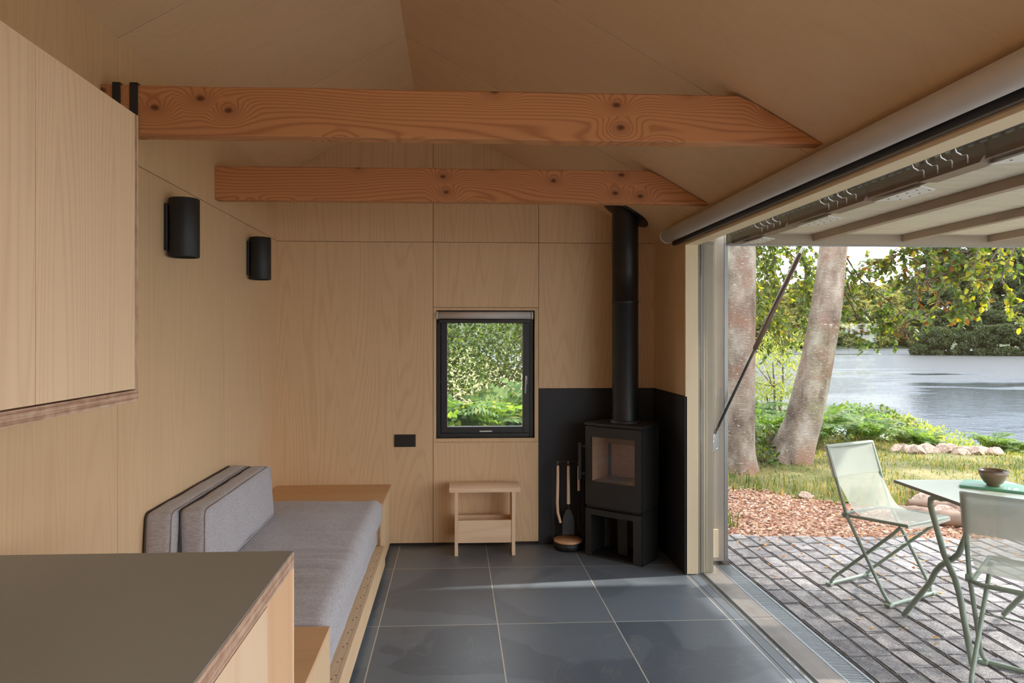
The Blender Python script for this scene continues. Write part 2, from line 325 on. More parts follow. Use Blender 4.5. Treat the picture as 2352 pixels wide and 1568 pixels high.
# ================================================================== mesh helpers
class MB:
    def __init__(s): s.v = []; s.f = []; s.mi = []; s.sm = []; s.mat = 0; s.smooth = False; s.T = Matrix.Identity(4)
    def add(s, vs, fs):
        o = len(s.v); s.v += [tuple(s.T @ Vector(p)) for p in vs]
        for f in fs: s.f.append(tuple(i+o for i in f)); s.mi.append(s.mat); s.sm.append(s.smooth)
    def box(s, x0, x1, y0, y1, z0, z1):
        if x1 < x0: x0, x1 = x1, x0
        if y1 < y0: y0, y1 = y1, y0
        if z1 < z0: z0, z1 = z1, z0
        s.add([(x0, y0, z0), (x1, y0, z0), (x1, y1, z0), (x0, y1, z0), (x0, y0, z1), (x1, y0, z1), (x1, y1, z1), (x0, y1, z1)],
              [(0, 3, 2, 1), (4, 5, 6, 7), (0, 1, 5, 4), (1, 2, 6, 5), (2, 3, 7, 6), (3, 0, 4, 7)]); return s
    def bbox(s, x0, x1, y0, y1, z0, z1, b=.003):      # box with bevelled edges
        bm = bmesh.new(); bmesh.ops.create_cube(bm, size=1)
        for v in bm.verts:
            v.co = Vector(((x0+x1)/2+v.co.x*(x1-x0), (y0+y1)/2+v.co.y*(y1-y0), (z0+z1)/2+v.co.z*(z1-z0)))
        bmesh.ops.bevel(bm, geom=list(bm.edges), offset=b, segments=2, affect='EDGES', profile=.5)
        s.bm(bm); return s
    def bm(s, bm):
        bm.verts.index_update()
        s.add([v.co[:] for v in bm.verts], [tuple(v.index for v in f.verts) for f in bm.faces]); bm.free()
    def prism(s, poly, fn, d0, d1):                   # 2-D polygon, fn(u, v, depth) -> point
        n = len(poly)
        s.add([fn(u, v, d0) for u, v in poly]+[fn(u, v, d1) for u, v in poly],
              [tuple(range(n))[::-1], tuple(range(n, 2*n))]+[(i, (i+1) % n, n+(i+1) % n, n+i) for i in range(n)]); return s
    def tube(s, pts, r, seg=10, cap=True, closed=False):
        pts = [Vector(p) for p in pts]; n = len(pts)
        R = r if isinstance(r, (list, tuple)) else [r]*n
        sm, s.smooth = s.smooth, True
        up = None; rings = []
        for i, p in enumerate(pts):
            if closed: d = pts[(i+1) % n]-pts[i-1]
            else: d = pts[min(i+1, n-1)]-pts[max(i-1, 0)]
            d.normalize()
            if up is None: up = Vector((0, 0, 1)) if abs(d.z) < .9 else Vector((1, 0, 0))
            a = d.cross(up).normalized(); up = a.cross(d).normalized()
            rings.append([p+(a*math.cos(2*PI*k/seg)+up*math.sin(2*PI*k/seg))*R[i] for k in range(seg)])
        vs = [q for rg in rings for q in rg]; fs = []
        for i in range(n if closed else n-1):
            j = (i+1) % n
            for k in range(seg):
                k2 = (k+1) % seg; fs.append((i*seg+k, i*seg+k2, j*seg+k2, j*seg+k))
        s.add(vs, fs)
        if cap and not closed:
            s.smooth = False
            s.add([tuple(q) for q in rings[0]], [tuple(range(seg))[::-1]]); s.add([tuple(q) for q in rings[-1]], [tuple(range(seg))])
        s.smooth = sm; return s
    def lathe(s, prof, c=(0, 0, 0), seg=32, smooth=True):
        vs = []; fs = []; sm, s.smooth = s.smooth, smooth
        for r, z in prof:
            for k in range(seg): vs.append((c[0]+r*math.cos(2*PI*k/seg), c[1]+r*math.sin(2*PI*k/seg), c[2]+z))
        for i in range(len(prof)-1):
            for k in range(seg):
                k2 = (k+1) % seg; fs.append((i*seg+k, i*seg+k2, (i+1)*seg+k2, (i+1)*seg+k))
        s.add(vs, fs); s.smooth = sm; return s
    def build(s, name, mats, parent=None, auto=True):
        me = bpy.data.meshes.new(name); me.from_pydata(s.v, [], s.f)
        for m in (mats if isinstance(mats, (list, tuple)) else [mats]): me.materials.append(M[m] if isinstance(m, str) else m)
        me.polygons.foreach_set('material_index', s.mi); me.polygons.foreach_set('use_smooth', s.sm); me.update()
        o = bpy.data.objects.new(name, me); COL.objects.link(o)
        if parent is not None: o.parent = parent; o.matrix_parent_inverse = Matrix.Identity(4)
        return o

def thing(name, label, cat, loc=(0, 0, 0), rz=0, group=None):
    o = bpy.data.objects.new(name, None); COL.objects.link(o); o.location = loc; o.rotation_euler = (0, 0, rz)
    o.empty_display_size = .1
    o['label'] = label; o['category'] = cat
    if group: o['group'] = group
    return o
def tag(o, label, cat, group=None, kind=None):
    o['label'] = label; o['category'] = cat
    if group: o['group'] = group
    if kind: o['kind'] = kind
    return o
def struct(o, label=None):
    o['kind'] = 'structure'
    if label: o['label'] = label
    return o
def copy_tree(o, parent=None):
    c = o.copy(); COL.objects.link(c)
    if parent is not None: c.parent = parent
    for ch in list(o.children): copy_tree(ch, c)
    return c
def loc_build(mb, name, mats, parent):     # geometry given in world coords, parent an unrotated empty
    T = parent.matrix_basis.inverted() if parent else Matrix.Identity(4)
    L = Matrix.Translation(-parent.location)
    mb.v = [tuple(L @ Vector(p)) for p in mb.v]
    return mb.build(name, mats, parent)

def clip(poly, a, b, c):                    # keep a*u+b*v >= c
    out = []
    for i in range(len(poly)):
        p, q = poly[i], poly[(i+1) % len(poly)]
        dp = a*p[0]+b*p[1]-c; dq = a*q[0]+b*q[1]-c
        if dp >= 0: out.append(p)
        if dp*dq < 0: k = dp/(dp-dq); out.append((p[0]+(q[0]-p[0])*k, p[1]+(q[1]-p[1])*k))
    return out
def split(poly, us=(), vs=(), g=.0016):
    def cut(ps, a, b, vals):
        vals = sorted(vals); res = []
        for p in ps:
            cur = p
            for t_ in vals:
                lo = clip(cur, -a, -b, -(t_-g)); hi = clip(cur, a, b, t_+g)
                if len(lo) > 2: res.append(lo)
                cur = hi
                if len(cur) < 3: break
            if len(cur) > 2: res.append(cur)
        return res
    return cut(cut([poly], 1, 0, us), 0, 1, vs)

# ================================================================== room shell
XL, XR, YB, YN = -1.232, 1.410, 5.063, -3.4
RX, RZ = -.268, 3.095; EL = 2.550; ER = 2.130       # ridge and eaves
SLR = (RZ-ER)/(XR-RX); SLL = (RZ-EL)/(RX-XL)
JY = [-2.18, -.96, .262, 1.485, 2.708, 3.931]
TH = .018
# floor
fm = MB(); fm.box(XL-.1, 1.4385, YN, YB+.06, -.12, 0); fm.box(1.4415, 1.494, YN, YB+.06, -.12, 0)
struct(fm.build('floor', 'slate'))
# walls from veneered panels over a dark backing
def wall(name, pieces, fn, mats, back=None):
    mb = MB()
    for p in pieces: mb.prism(p, fn, 0, TH)
    mb.mat = 1
    for p in back: mb.prism(p, fn, TH-.002, TH+.10)
    return struct(mb.build(name, mats))
ex = .006
gable = lambda e: [(XL-e, .022), (XR+e, .022), (XR+e, ER+e), (RX, RZ+e), (XL-e, EL+e)]
def z_under(u): return RZ-(abs(u-RX)*(SLR if u > RX else SLL))
full = gable(.02)
c1 = clip(full, -1, 0, .152+.0016); c3 = clip(full, 1, 0, .588+.0016); c2 = clip(clip(full, 1, 0, -.152+.0016), -1, 0, -.588+.0016)
pieces = split(c1, (), (2.120,))
pieces += split(clip(c3, 0, 1, 1.097), (), (2.120,))
pieces += split(clip(c2, 0, 1, 1.6656), (), (2.120,)); pieces += [clip(c2, 0, -1, -.7204)]
fb = lambda u, v, d: (u, YB+d, v)
bk = gable(.1); bk = [(u, v-.03 if v < .1 else v) for u, v in bk]
backs = [clip(bk, -1, 0, .131), clip(bk, 1, 0, .560), clip(clip(clip(bk, 1, 0, -.131), -1, 0, -.560), 0, 1, 1.644), clip(clip(clip(bk, 1, 0, -.131), -1, 0, -.560), 0, -1, -.750)]
wall('wall_back', pieces, fb, ['ven_zb', 'gap'], backs)
lw = [(YN, .022), (YB+.01, .022), (YB+.01, EL+.02), (YN, EL+.02)]
wall('wall_left', split(lw, JY, (2.125,)), lambda u, v, d: (XL-d, u, v), ['ven_z', 'gap'], [[(YN, -.02), (YB+.15, -.02), (YB+.15, EL+.1), (YN, EL+.1)]])
# right wall: only a short return beside the stove, then the opening
rw = [(4.38, 1.097), (YB+.01, 1.097), (YB+.01, ER+.02), (4.38, ER+.02)]
mb = MB(); mb.prism(rw, lambda u, v, d: (XR+d, u, v), 0, TH); mb.box(XR, XR+TH, -3.4, 4.378, 2.0385, ER+.02); mb.mat = 1
mb.box(XR+TH-.002, XR+.078, 4.384, YB+.1, -.02, ER+.05); mb.box(XR+TH-.002, XR+.078, -3.4, 4.384, 2.0385, ER+.05)
struct(mb.build('wall_right', ['ven_z', 'gap']))
mb = MB(); mb.bbox(XR+.0015, XR+.080, 4.366, 4.384, .004, 2.0375, .0015); struct(mb.build('trim_1', 'pale_z'))
mb = MB(); mb.bbox(XR, XR+.082, -3.3, 4.366, 2.022, 2.038, .0015); struct(mb.build('trim_2', 'pale_z'))
# ceiling slopes (panels run up the slope)
def slope(name, x0, z0, x1, z1):
    mb = MB(); L = math.hypot(x1-x0, z1-z0); ux, uz = (x1-x0)/L, (z1-z0)/L; nx, nz = (-uz, ux) if ux > 0 else (uz, -ux)
    fn = lambda u, v, d: (x0+ux*v+nx*d, u, z0+uz*v+nz*d)
    for p in split([(YN, -.03), (YB+.01, -.03), (YB+.01, L), (YN, L)], JY, (), .0024): mb.prism(p, fn, 0, TH)
    mb.mat = 1; mb.prism([(YN, -.06), (YB+.25, -.06), (YB+.25, L+.03), (YN, L+.03)], fn, TH-.002, TH+.16)
    return struct(mb.build(name, ['ven_x', 'gap']))
slope('ceiling_left', XL, EL, RX, RZ); slope('ceiling_right', XR, ER, RX, RZ)
# rear wall behind the camera
mb = MB(); mb.prism([(XL-.1, -.02), (XR+.1, -.02), (XR+.1, ER+.02), (RX, RZ+.1), (XL-.1, EL+.05)], lambda u, v, d: (u, YN-d, v), 0, .1); struct(mb.build('wall_rear', 'ven_zb'))

# ------------------------------------------------------------------ small window
wt_ = thing('window_1', 'small square-headed window with a black frame in the back wall', 'window'); wt_['kind'] = 'structure'
del wt_['category']; del wt_['label']
mb = MB()
mb.bbox(-.1505, -.131, YB-.001, YB+.11, .7222, 1.6628, .001); mb.bbox(.560, .5865, YB-.001, YB+.11, .7222, 1.6628, .001)
mb.bbox(-.131, .560, YB-.001, YB+.11, 1.644, 1.6628, .001); mb.bbox(-.131, .560, YB-.001, YB+.11, .7222, .748, .001)
mb.build('window_lining', 'ven_zb', wt_)
def ring(mb, x0, x1, z0, z1, w, y0, y1, b=.003):
    mb.bbox(x0, x0+w, y0, y1, z0, z1, b); mb.bbox(x1-w, x1, y0, y1, z0, z1, b)
    mb.bbox(x0+w, x1-w, y0, y1, z0, z0+w, b); mb.bbox(x0+w, x1-w, y0, y1, z1-w, z1, b)
mb = MB(); ring(mb, -.131, .560, .748, 1.644, .032, YB+.040, YB+.11); mb.build('window_frame', 'winframe', wt_)
sash = MB(); ring(sash, -.098, .527, .781, 1.611, .044, YB+.030, YB+.095); sash = sash.build('sash', 'winframe', wt_)
mb = MB(); mb.box(-.058, .487, YB+.060, YB+.066, .820, 1.570); mb.build('pane', 'glass', sash)
mb = MB(); ring(mb, -.058, .483, .821, 1.567, .005, YB+.053, YB+.060, .001); mb.build('gasket', 'alu', sash)
mb = MB(); mb.bbox(.494, .510, YB+.018, YB+.030, 1.125, 1.185, .002); mb.tube([(.502, YB+.02, 1.15), (.500, YB-.008, 1.148), (.496, YB-.012, 1.13), (.494, YB-.010, 1.06)], [.006, .006, .0055, .005], 8); mb.build('window_handle', 'alu', sash)
mb = MB(); mb.bbox(.172, .262, YB+.022, YB+.032, .789, .799, .002); mb.build('trickle_tab', 'whitecap', sash)
bl = thing('roller_blind', 'small white roller blind rolled up inside the window head', 'blind', (.21, YB+.01, 1.61))
mb = MB(); mb.T = Matrix.Translation((0, 0, 0)) @ Matrix.Rotation(PI/2, 4, 'Y'); mb.lathe([(0, -.325), (.026, -.325), (.026, .322), (0, .322)], seg=24)
mb.build('rolled_fabric', 'white', bl)
for s_ in (-.342, .325):
    mb = MB(); mb.T = Matrix.Rotation(PI/2, 4, 'Y'); mb.lathe([(0, s_), (.028, s_), (.028, s_+.014), (0, s_+.014)], seg=24); mb.build('end_cap', 'whitecap', bl)
mb = MB(); mb.bbox(-.322, .322, -.006, .010, -.055, -.029, .004); mb.build('bottom_bar', 'darkbar', bl)

# ------------------------------------------------------------------ ceiling ties
def beam(y, xr_top, xr_bot, label, seed):
    zt, zb = 2.337, 2.165; y1 = y+.070
    mb = MB(); n = 36; rnd = random.Random(seed)
    # long baulk, right end cut along the roof slope, slightly waney arrises
    def zc(x): return RZ-(x-RX)*SLR-.002
    xs = [XL+.001+(xr_bot-XL)*i/n for i in range(n+1)]
    prof = []
    for x in xs:
        t_ = min(zt+.0025*mnoise.noise(Vector((x*3, seed, 0))), zc(x)); b_ = zb+.002*mnoise.noise(Vector((x*4, seed, 5)))
        prof.append((x, b_, max(t_, b_+.002)))
    bv = .004; vs = []; fs = []
    for x, b_, t_ in prof:
        h = max(t_-b_, .004); k = min(bv, h*.4)
        vs += [(x, y, b_+k), (x, y+k, b_), (x, y1-k, b_), (x, y1, b_+k), (x, y1, t_-k), (x, y1-k, t_), (x, y+k, t_), (x, y, t_-k)]
    for i in range(n):
        for k in range(8):
            k2 = (k+1) % 8; fs.append((i*8+k, i*8+k2, (i+1)*8+k2, (i+1)*8+k)[::-1])
    fs += [tuple(range(8)), tuple(range(n*8, n*8+8))[::-1]]
    mb.add(vs, fs); o = mb.build('ceiling_beam', 'larch')
    return tag(o, label, 'beam', 'fir tie beams')
beam(2.578, 1.1, 1.392, 'nearer knotty fir tie beam across the room with two black straps at one end', 3)
beam(3.777, 1.07, 1.392, 'farther knotty fir tie beam crossing the room before the back wall', 8)
s1 = thing('beam_strap', 'flat black strap over the nearer tie beam, the one closer to the long wall', 'strap', (-1.20, 2.578, 2.25), group='black straps on the nearer beam')
mb = MB(); mb.bbox(-.0135, .0135, -.007, -.001, -.083, .093, .001); mb.bbox(-.0135, .0135, -.007, .077, .089, .094, .001); mb.bbox(-.0135, .0135, .071, .077, -.083, .093, .001); mb.build('strap_band', 'black', s1)
s1.location.x = -1.175
s2 = copy_tree(s1); s2.location.x = -1.116; s2['label'] = 'flat black strap over the nearer tie beam, at the hanging cabinet corner'

# ------------------------------------------------------------------ wall lamps
def wall_lamp(y, label):
    t_ = thing('wall_lamp', label, 'lamp', (XL, y, 1.926), group='black cylinder wall lamps')
    mb = MB(); mb.lathe([(.061, -.125), (.0625, -.122), (.0625, .122), (.061, .125), (.055, .125), (.055, .05), (0, .05)], (.070, 0, 0), 40)
    mb.lathe([(0, -.06), (.055, -.06), (.055, -.125), (.061, -.125)], (.070, 0, 0), 40); mb.build('shade', 'black', t_)
    mb = MB(); mb.bbox(0.0008, .016, -.045, .045, -.10, .10, .003); mb.build('wall_plate', 'black', t_)
    return t_
wall_lamp(3.170, 'nearer black cylindrical wall lamp on the long wall, just beyond the hanging cabinet')
wall_lamp(4.385, 'farther black cylindrical wall lamp on the long wall near the far corner')

# ------------------------------------------------------------------ socket
so_ = thing('power_socket', 'black double wall socket beside the window, past the end of the bench', 'socket', (-.347, YB, .736))
mb = MB(); mb.bbox(-.074, .074, -.010, -.0005, -.0435, .0435, .003); mb.build('face_plate', 'socket', so_)
for cx in (-.037, .037):
    for dx, z0, z1 in ((0, .004, .013), (-.011, -.018, -.013), (.011, -.018, -.013)):
        mb = MB(); mb.box(cx+dx-.0035, cx+dx+.0035, -.0112, -.0098, z0, z1); mb.build('pin_hole', 'gap', so_)
for cx in (-.012, .012):
    mb = MB(); mb.bbox(cx-.006, cx+.006, -.0135, -.0095, .012, .030, .0015); mb.build('switch', 'socket', so_)

# ------------------------------------------------------------------ hanging wall cabinet
XC = -.832; YC = 1.947
cb = thing('wall_cabinet', 'pale ash wall cabinet with plywood edges hung on the long wooden wall', 'cabinet', (XL, YC-1.2, 1.29))
mb = MB(); mb.box(XL+.001, XC-.0205, -.5, YC, 1.292+.031, 2.040); mb.box(XL+.001, XC-.001, YC-.018, YC, 1.323, 2.0405); loc_build(mb, 'body', 'ven_z', cb)
mb = MB(); mb.bbox(XC-.022, XC-.0005, YC-.0185, YC+.0005, 1.323, 2.041, .0008); loc_build(mb, 'side_edge', 'ply_v', cb)
mb = MB(); mb.bbox(XL+.001, XC, -.5, YC+.0008, 1.291, 1.321, .001); loc_build(mb, 'bottom_board', 'ply_h', cb)
for a, b in ((1.483, YC-.021), (1.02, 1.479), (.55, 1.016), (-.49, .546)):
    mb = MB(); mb.bbox(XC-.019, XC, a, b, 1.3245, 2.040, .0012); loc_build(mb, 'door', 'cab_z', cb)

# ------------------------------------------------------------------ worktop unit
wk = thing('kitchen_unit', 'low kitchen unit with alder end stile under the grey-green worktop', 'cabinet', (-.8, .8, 0))
XW, YW = -.421, 1.917
mb = MB(); mb.box(XL+.001, XW-.020, -1.0, YW-.002, .002, .856); loc_build(mb, 'carcass', 'alder_z', wk)
mb = MB(); mb.bbox(XW-.020, XW-.002, 1.652, YW-.003, .10, .8555, .001); loc_build(mb, 'end_stile', 'alder_z', wk)
mb = MB(); mb.bbox(XW-.0198, XW+.0005, YW-.010, YW-.0005, .10, .8552, .0015); loc_build(mb, 'edge_lipping', 'pine_z', wk)
for a, b in ((1.05, 1.648), (.45, 1.046), (-.15, .446)):
    mb = MB(); mb.bbox(XW-.018, XW+.001, a, b, .10, .8545, .0012); loc_build(mb, 'door', 'pine_z', wk)
wtp = thing('worktop', 'grey-green linoleum worktop with a striped plywood edge, in front of the bench bed', 'worktop', (-.8, .8, .857))
mb = MB(); mb.bbox(XL+.001, XW, -1.0, YW, .857, .8975, .001); loc_build(mb, 'plywood_board', 'ply_h', wtp)
mb = MB(); mb.bbox(XL+.001, XW-.0012, -1.0, YW-.0012, .8977, .900, .0006); loc_build(mb, 'linoleum_surface', 'linoleum', wtp)

# ------------------------------------------------------------------ bench bed
XB = -.431
bn = thing('bench_base', 'long low ash bench base along the long wall carrying the grey mattress', 'bench', (-.85, 3.5, 0))
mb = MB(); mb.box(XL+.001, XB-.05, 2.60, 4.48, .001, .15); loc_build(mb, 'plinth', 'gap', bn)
mb = MB(); mb.bbox(XL+.001, XB-.0185, 2.60, 4.490, .1505, .170, .001)
loc_build(mb, 'platform', 'ven_y', bn)
mb = MB(); mb.bbox(XB-.018, XB, 2.60, 4.490, .048, .170, .0015); loc_build(mb, 'front_rail', 'ven_y', bn)
for i in range(12):
    for dx, dy in ((0, 0), (.012, .03)):
        mb = MB(); mb.lathe([(0, 0), (.0035, 0), (.0035, -.0008)], (XB-.034+dx, 2.75+i*.142+dy, .1712), 8); loc_build(mb, 'peg_hole', 'gap', bn)
def end_box(y0, y1, name, label, topx):
    t_ = thing(name, label, 'cabinet', (-.85, (y0+y1)/2, 0))
    z1 = .432
    mb = MB(); mb.bbox(XL+.001, topx, y0, y1, z1-.018, z1, .001); loc_build(mb, 'top_board', 'ven_topx', t_)
    mb = MB(); mb.bbox(topx-.0185, topx-.0005, y0+.0005, y1-.0005, .048, z1-.0185, .001); loc_build(mb, 'side_panel', 'ven_z', t_)
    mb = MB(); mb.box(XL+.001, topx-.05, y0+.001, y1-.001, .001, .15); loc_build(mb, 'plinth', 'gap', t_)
    mb = MB(); mb.bbox(XL+.002, topx-.0195, y0+.002, y0+.02, .170, z1-.019, .001); mb.bbox(XL+.002, topx-.0195, y0+.021, y1-.001, .152, .170, .001)
    loc_build(mb, 'front_panel', 'ven_topx', t_)
    mb = MB(); mb.bbox(topx-.0335, topx-.0188, y0+.0003, y0+.019, .170, z1-.0187, .001); loc_build(mb, 'panel_edge', 'ply_v', t_)
    return t_
end_box(4.495, YB-.001, 'storage_box', 'boxed ash shelf unit at the far end of the bench against the back wall', -.443)
nb = end_box(1.94, 2.595, 'storage_box', 'boxed ash shelf unit at the near end of the bench behind the kitchen worktop', -.443)
mb = MB(); mb.box(XL+.01, -.60, 4.494+.002, 4.4955, .43, .4305)

def soft_box(sx, sy, sz, r, nx=28, ny=40, nz=14, puff=.0, amp=.003, fr=7, seed=0, wr=0):
    mb = MB(); mb.smooth = True; hx, hy, hz = sx/2, sy/2, sz/2
    def P(p):
        q = Vector((max(-hx+r, min(hx-r, p[0])), max(-hy+r, min(hy-r, p[1])), max(-hz+r, min(hz-r, p[2]))))
        d = Vector(p)-q
        if d.length > 1e-6: d.normalize()
        v = q+d*r
        k = (1-(p[0]/hx)**2)*(1-(p[1]/hy)**2)
        if puff: v += Vector((0, 0, 1 if p[2] > 0 else 0))*puff*max(k, 0)**.6*(p[2]/hz)
        v += d*amp*mnoise.noise(Vector((v.x*fr, v.y*fr, v.z*fr+seed)))
        if wr and p[2] > 0:
            v.z += wr*mnoise.noise(Vector((v.x*2.2+seed, v.y*26, 3)))*max(0, min(1, (v.x+hx*.3)/hx))*max(0, 1-abs(v.y+.35)/.65)
        return v
    def face(fn, na, nb_, flip):
        vs = [P(fn(2*i/na-1, 2*j/nb_-1)) for i in range(na+1) for j in range(nb_+1)]
        fs = []
        for i in range(na):
            for j in range(nb_):
                a = i*(nb_+1)+j; f = (a, a+1, a+nb_+2, a+nb_+1); fs.append(f[::-1] if not flip else f)
        mb.add(vs, fs)
    def g(t_): return math.copysign(abs(t_)**.8, t_)      # denser towards the edges
    face(lambda u, v: (g(u)*hx, g(v)*hy, hz), nx, ny, False); face(lambda u, v: (g(u)*hx, g(v)*hy, -hz), nx, ny, True)
    face(lambda u, v: (g(u)*hx, -hy, g(v)*hz), nx, nz, False); face(lambda u, v: (g(u)*hx, hy, g(v)*hz), nx, nz, True)
    face(lambda u, v: (hx, g(u)*hy, g(v)*hz), ny, nz, False); face(lambda u, v: (-hx, g(u)*hy, g(v)*hz), ny, nz, True)
    return mb
def weld(o, d=.0004):
    bm = bmesh.new(); bm.from_mesh(o.data); bmesh.ops.remove_doubles(bm, verts=bm.verts, dist=d); bmesh.ops.recalc_face_normals(bm, faces=bm.faces)
    bm.to_mesh(o.data); bm.free()
    for p in o.data.polygons: p.use_smooth = True
mt = thing('mattress', 'long grey linen seat mattress lying on the low ash bench', 'mattress', (0, 0, 0))
mx0, mx1, my0, my1 = XL+.012, -.470, 2.605, 4.470
mt.location = ((mx0+mx1)/2, (my0+my1)/2, .171)
mb = soft_box(mx1-mx0, my1-my0, .150, .035, amp=.004, seed=4); o = mb.build('lower_pad', 'linen', mt); o.location = (-.008, 0, .075); weld(o)
mb = soft_box(mx1-mx0+.035, my1-my0, .158, .058, nx=40, ny=110, puff=.010, amp=.006, seed=9, wr=.016); o = mb.build('top_pad', 'linen', mt); o.location = (.010, 0, .214); weld(o)

def back_cushion(x0, x1, y0, y1, z0, z1, label, lean):
    t_ = thing('backrest_cushion', label, 'cushion', ((x0+x1)/2, (y0+y1)/2, z0), group='grey backrest cushions')
    h = z1-z0
    mb = soft_box(h, y1-y0, x1-x0, .028, nx=16, ny=50, nz=8, puff=.006, amp=.004, seed=x0*10)
    # stand it up, base a little longer than the top
    R = Matrix.Rotation(PI/2, 4, 'Y')
    mb.v = [tuple(R @ Vector(v)) for v in mb.v]
    mb.v = [(x-lean*(z/h), y*(1.0-.075*(z/h)), z+h/2) for x, y, z in mb.v]
    o = mb.build('cushion_body', 'linen', t_); weld(o)
    w = (x1-x0)/2-.006
    for sx in (-1, 1):
        pts = []; hy = (y1-y0)/2-.012; hz = h/2-.012
        for cy, cz in ((-1, -1), (1, -1), (1, 1), (-1, 1)):
            for k in range(5):
                a = {(-1, -1): PI, (1, -1): 1.5*PI, (1, 1): 0, (-1, 1): .5*PI}[(cy, cz)]+k*PI/8
                yy = cy*(hy-.02)+.026*math.cos(a); zz = cz*(hz-.02)+.026*math.sin(a)
                pts.append((sx*(w+.001)-lean*(zz/h), yy*(1.0-.075*(zz/h)), zz+h/2))
        mb = MB(); mb.tube(pts, .0035, 6, closed=True); mb.build('piping', 'piping' if sx < 0 else 'linen', t_)
    return t_
back_cushion(-1.108, -.998, 2.955, 4.02, .474, .762, 'front one of two grey linen back cushions standing on the mattress', .012)
back_cushion(-1.226, -1.114, 2.905, 4.03, .474, .764, 'rear one of two grey linen back cushions, leaning against the wooden wall', .006)

# ------------------------------------------------------------------ pine stool
st = thing('step_stool', 'small pale pine stool with a low box shelf under the window', 'stool', (.200, 4.90, 0))
mb = MB()
pr_ = [(-.098, .421), (-.098, .435), (-.085, .447), (.075, .452), (.098, .452), (.098, .421)]
mb.prism(pr_, lambda u, v, d: (d, u, v+.004), -.238, .238); mb.build('seat', 'pine_x', st)
for x in (-.191, .191):
    mb = MB(); mb.bbox(x-.0115, x+.0115, -.098+.012, .085, 0, .4245, .0015); mb.build('leg', 'pine_z', st)
mb = MB(); mb.bbox(-.179, .179, -.080, -.062, .085, .235, .0015); mb.build('front_board', 'pine_x', st)
mb = MB(); mb.bbox(-.179, .179, .060, .078, .085, .235, .0015); mb.build('back_board', 'pine_x', st)
mb = MB(); mb.bbox(-.179, .179, -.0615, .0595, .085, .100, .0015); mb.build('shelf', 'pine_x', st)

# ------------------------------------------------------------------ heat shield
hs = thing('heat_shield', 'black steel wall lining in the corner behind the wood stove', 'wall panel', (1.0, YB, 0))
mb = MB(); mb.bbox(.5885, XR-.004, YB-.003, YB+.012, .003, 1.094, .001); loc_build(mb, 'back_plate', 'blacksteel', hs)
mb = MB(); mb.bbox(XR-.003, XR+.012, 4.366, YB-.0035, .003, 1.094, .001); loc_build(mb, 'side_plate', 'blacksteel', hs)

# ------------------------------------------------------------------ stove
A = Vector((.871, 4.790)); B = Vector((1.186, 4.519)); SU = (B-A).normalized(); SW = (B-A).length
ang = math.atan2(SU.y, SU.x)
mid = (A+B)/2
stv = thing('wood_stove', 'black cast-iron wood stove with a glazed door, standing across the corner', 'stove', (mid.x, mid.y, 0), ang)
D = .30; hw = SW/2
bow = lambda x: -.016*(1-(x/hw)**2)       # front bulges outward
def bowed(mb, x0, x1, z0, z1, off0, off1, n=14):     # slab following the bowed front, depth off0..off1 (local y)
    xs = [x0+(x1-x0)*i/n for i in range(n+1)]; vs = []; fs = []
    for x in xs:
        b = bow(x); vs += [(x, b+off0, z0), (x, b+off1, z0), (x, b+off1, z1), (x, b+off0, z1)]
    for i in range(n):
        for k in range(4):
            k2 = (k+1) % 4; fs.append((i*4+k, i*4+k2, (i+1)*4+k2, (i+1)*4+k)[::-1])
    fs += [(0, 1, 2, 3), (n*4+3, n*4+2, n*4+1, n*4)]; mb.add(vs, fs)
mb = MB()     # body: sides, back, floor, roof, divider – hollow
cut = .07
shell = lambda: [(-hw+.004, .012), (hw-.004, .012), (hw-.004, D-cut), (hw-cut, D), (-hw+cut, D), (-hw+.004, D-cut)]
def pl(poly, z0, z1): mb.prism(poly, lambda u, v, d: (u, v, d), z0, z1)
pl(shell(), .325, .345); pl(shell(), .862, .874)
pl(shell(), 0.0, .012)
for a_, b_ in (((-hw+.004, .0), (-hw+.016, D-cut)), ((hw-.016, .0), (hw-.004, D-cut))): mb.box(a_[0], b_[0], a_[1]+.012, b_[1], .0, .874)
mb.box(-hw+cut, hw-cut, D-.012, D, 0, .874)
for s_ in (-1, 1):
    mb.prism([(s_*(hw-.004), D-cut), (s_*(hw-cut), D), (s_*(hw-cut), D-.014), (s_*(hw-.018), D-cut-.002)][::s_], lambda u, v, d: (u, v, d), 0, .874)
mb.build('body', 'castiron', stv)
mb = MB(); bowed(mb, -hw-.003, hw+.003, .872, .888, -.010, .0); n = 20
pts = [(-hw-.003+(SW+.006)*i/n, bow((-hw+SW*i/n)*.999)-.010) for i in range(n+1)]+[(hw+.003, D-cut+.004), (hw-cut, D+.004), (-hw+cut, D+.004), (-hw-.003, D-cut+.004)]
mb = MB(); mb.prism(pts, lambda u, v, d: (u, v, d), .8745, .889); mb.build('top_plate', 'castiron', stv)
dr = MB(); wl_, wr_, wz0, wz1 = -hw+.045, hw-.050, .505, .800
bowed(dr, -hw+.001, wl_, .345, .866, -.004, .014); bowed(dr, wr_, hw-.012, .345, .866, -.004, .014)
bowed(dr, wl_, wr_, .345, wz0, -.004, .014); bowed(dr, wl_, wr_, wz1, .866, -.004, .014)
door = dr.build('door', 'castiron', stv)
mb = MB(); bowed(mb, wl_+.002, wr_-.002, wz0+.002, wz1-.002, .004, .008); mb.build('door_glass', 'stoveglass', door)
mb = MB()
for z in (.520, .700): mb.box(-hw-.030, -hw+.001, -.012, .000, z+.02, z+.034)
mb.bbox(-hw-.042, -hw-.028, -.026, -.004, .505, .752, .003); mb.build('door_handle', 'castiron', door)
mb = MB()     # log store surround
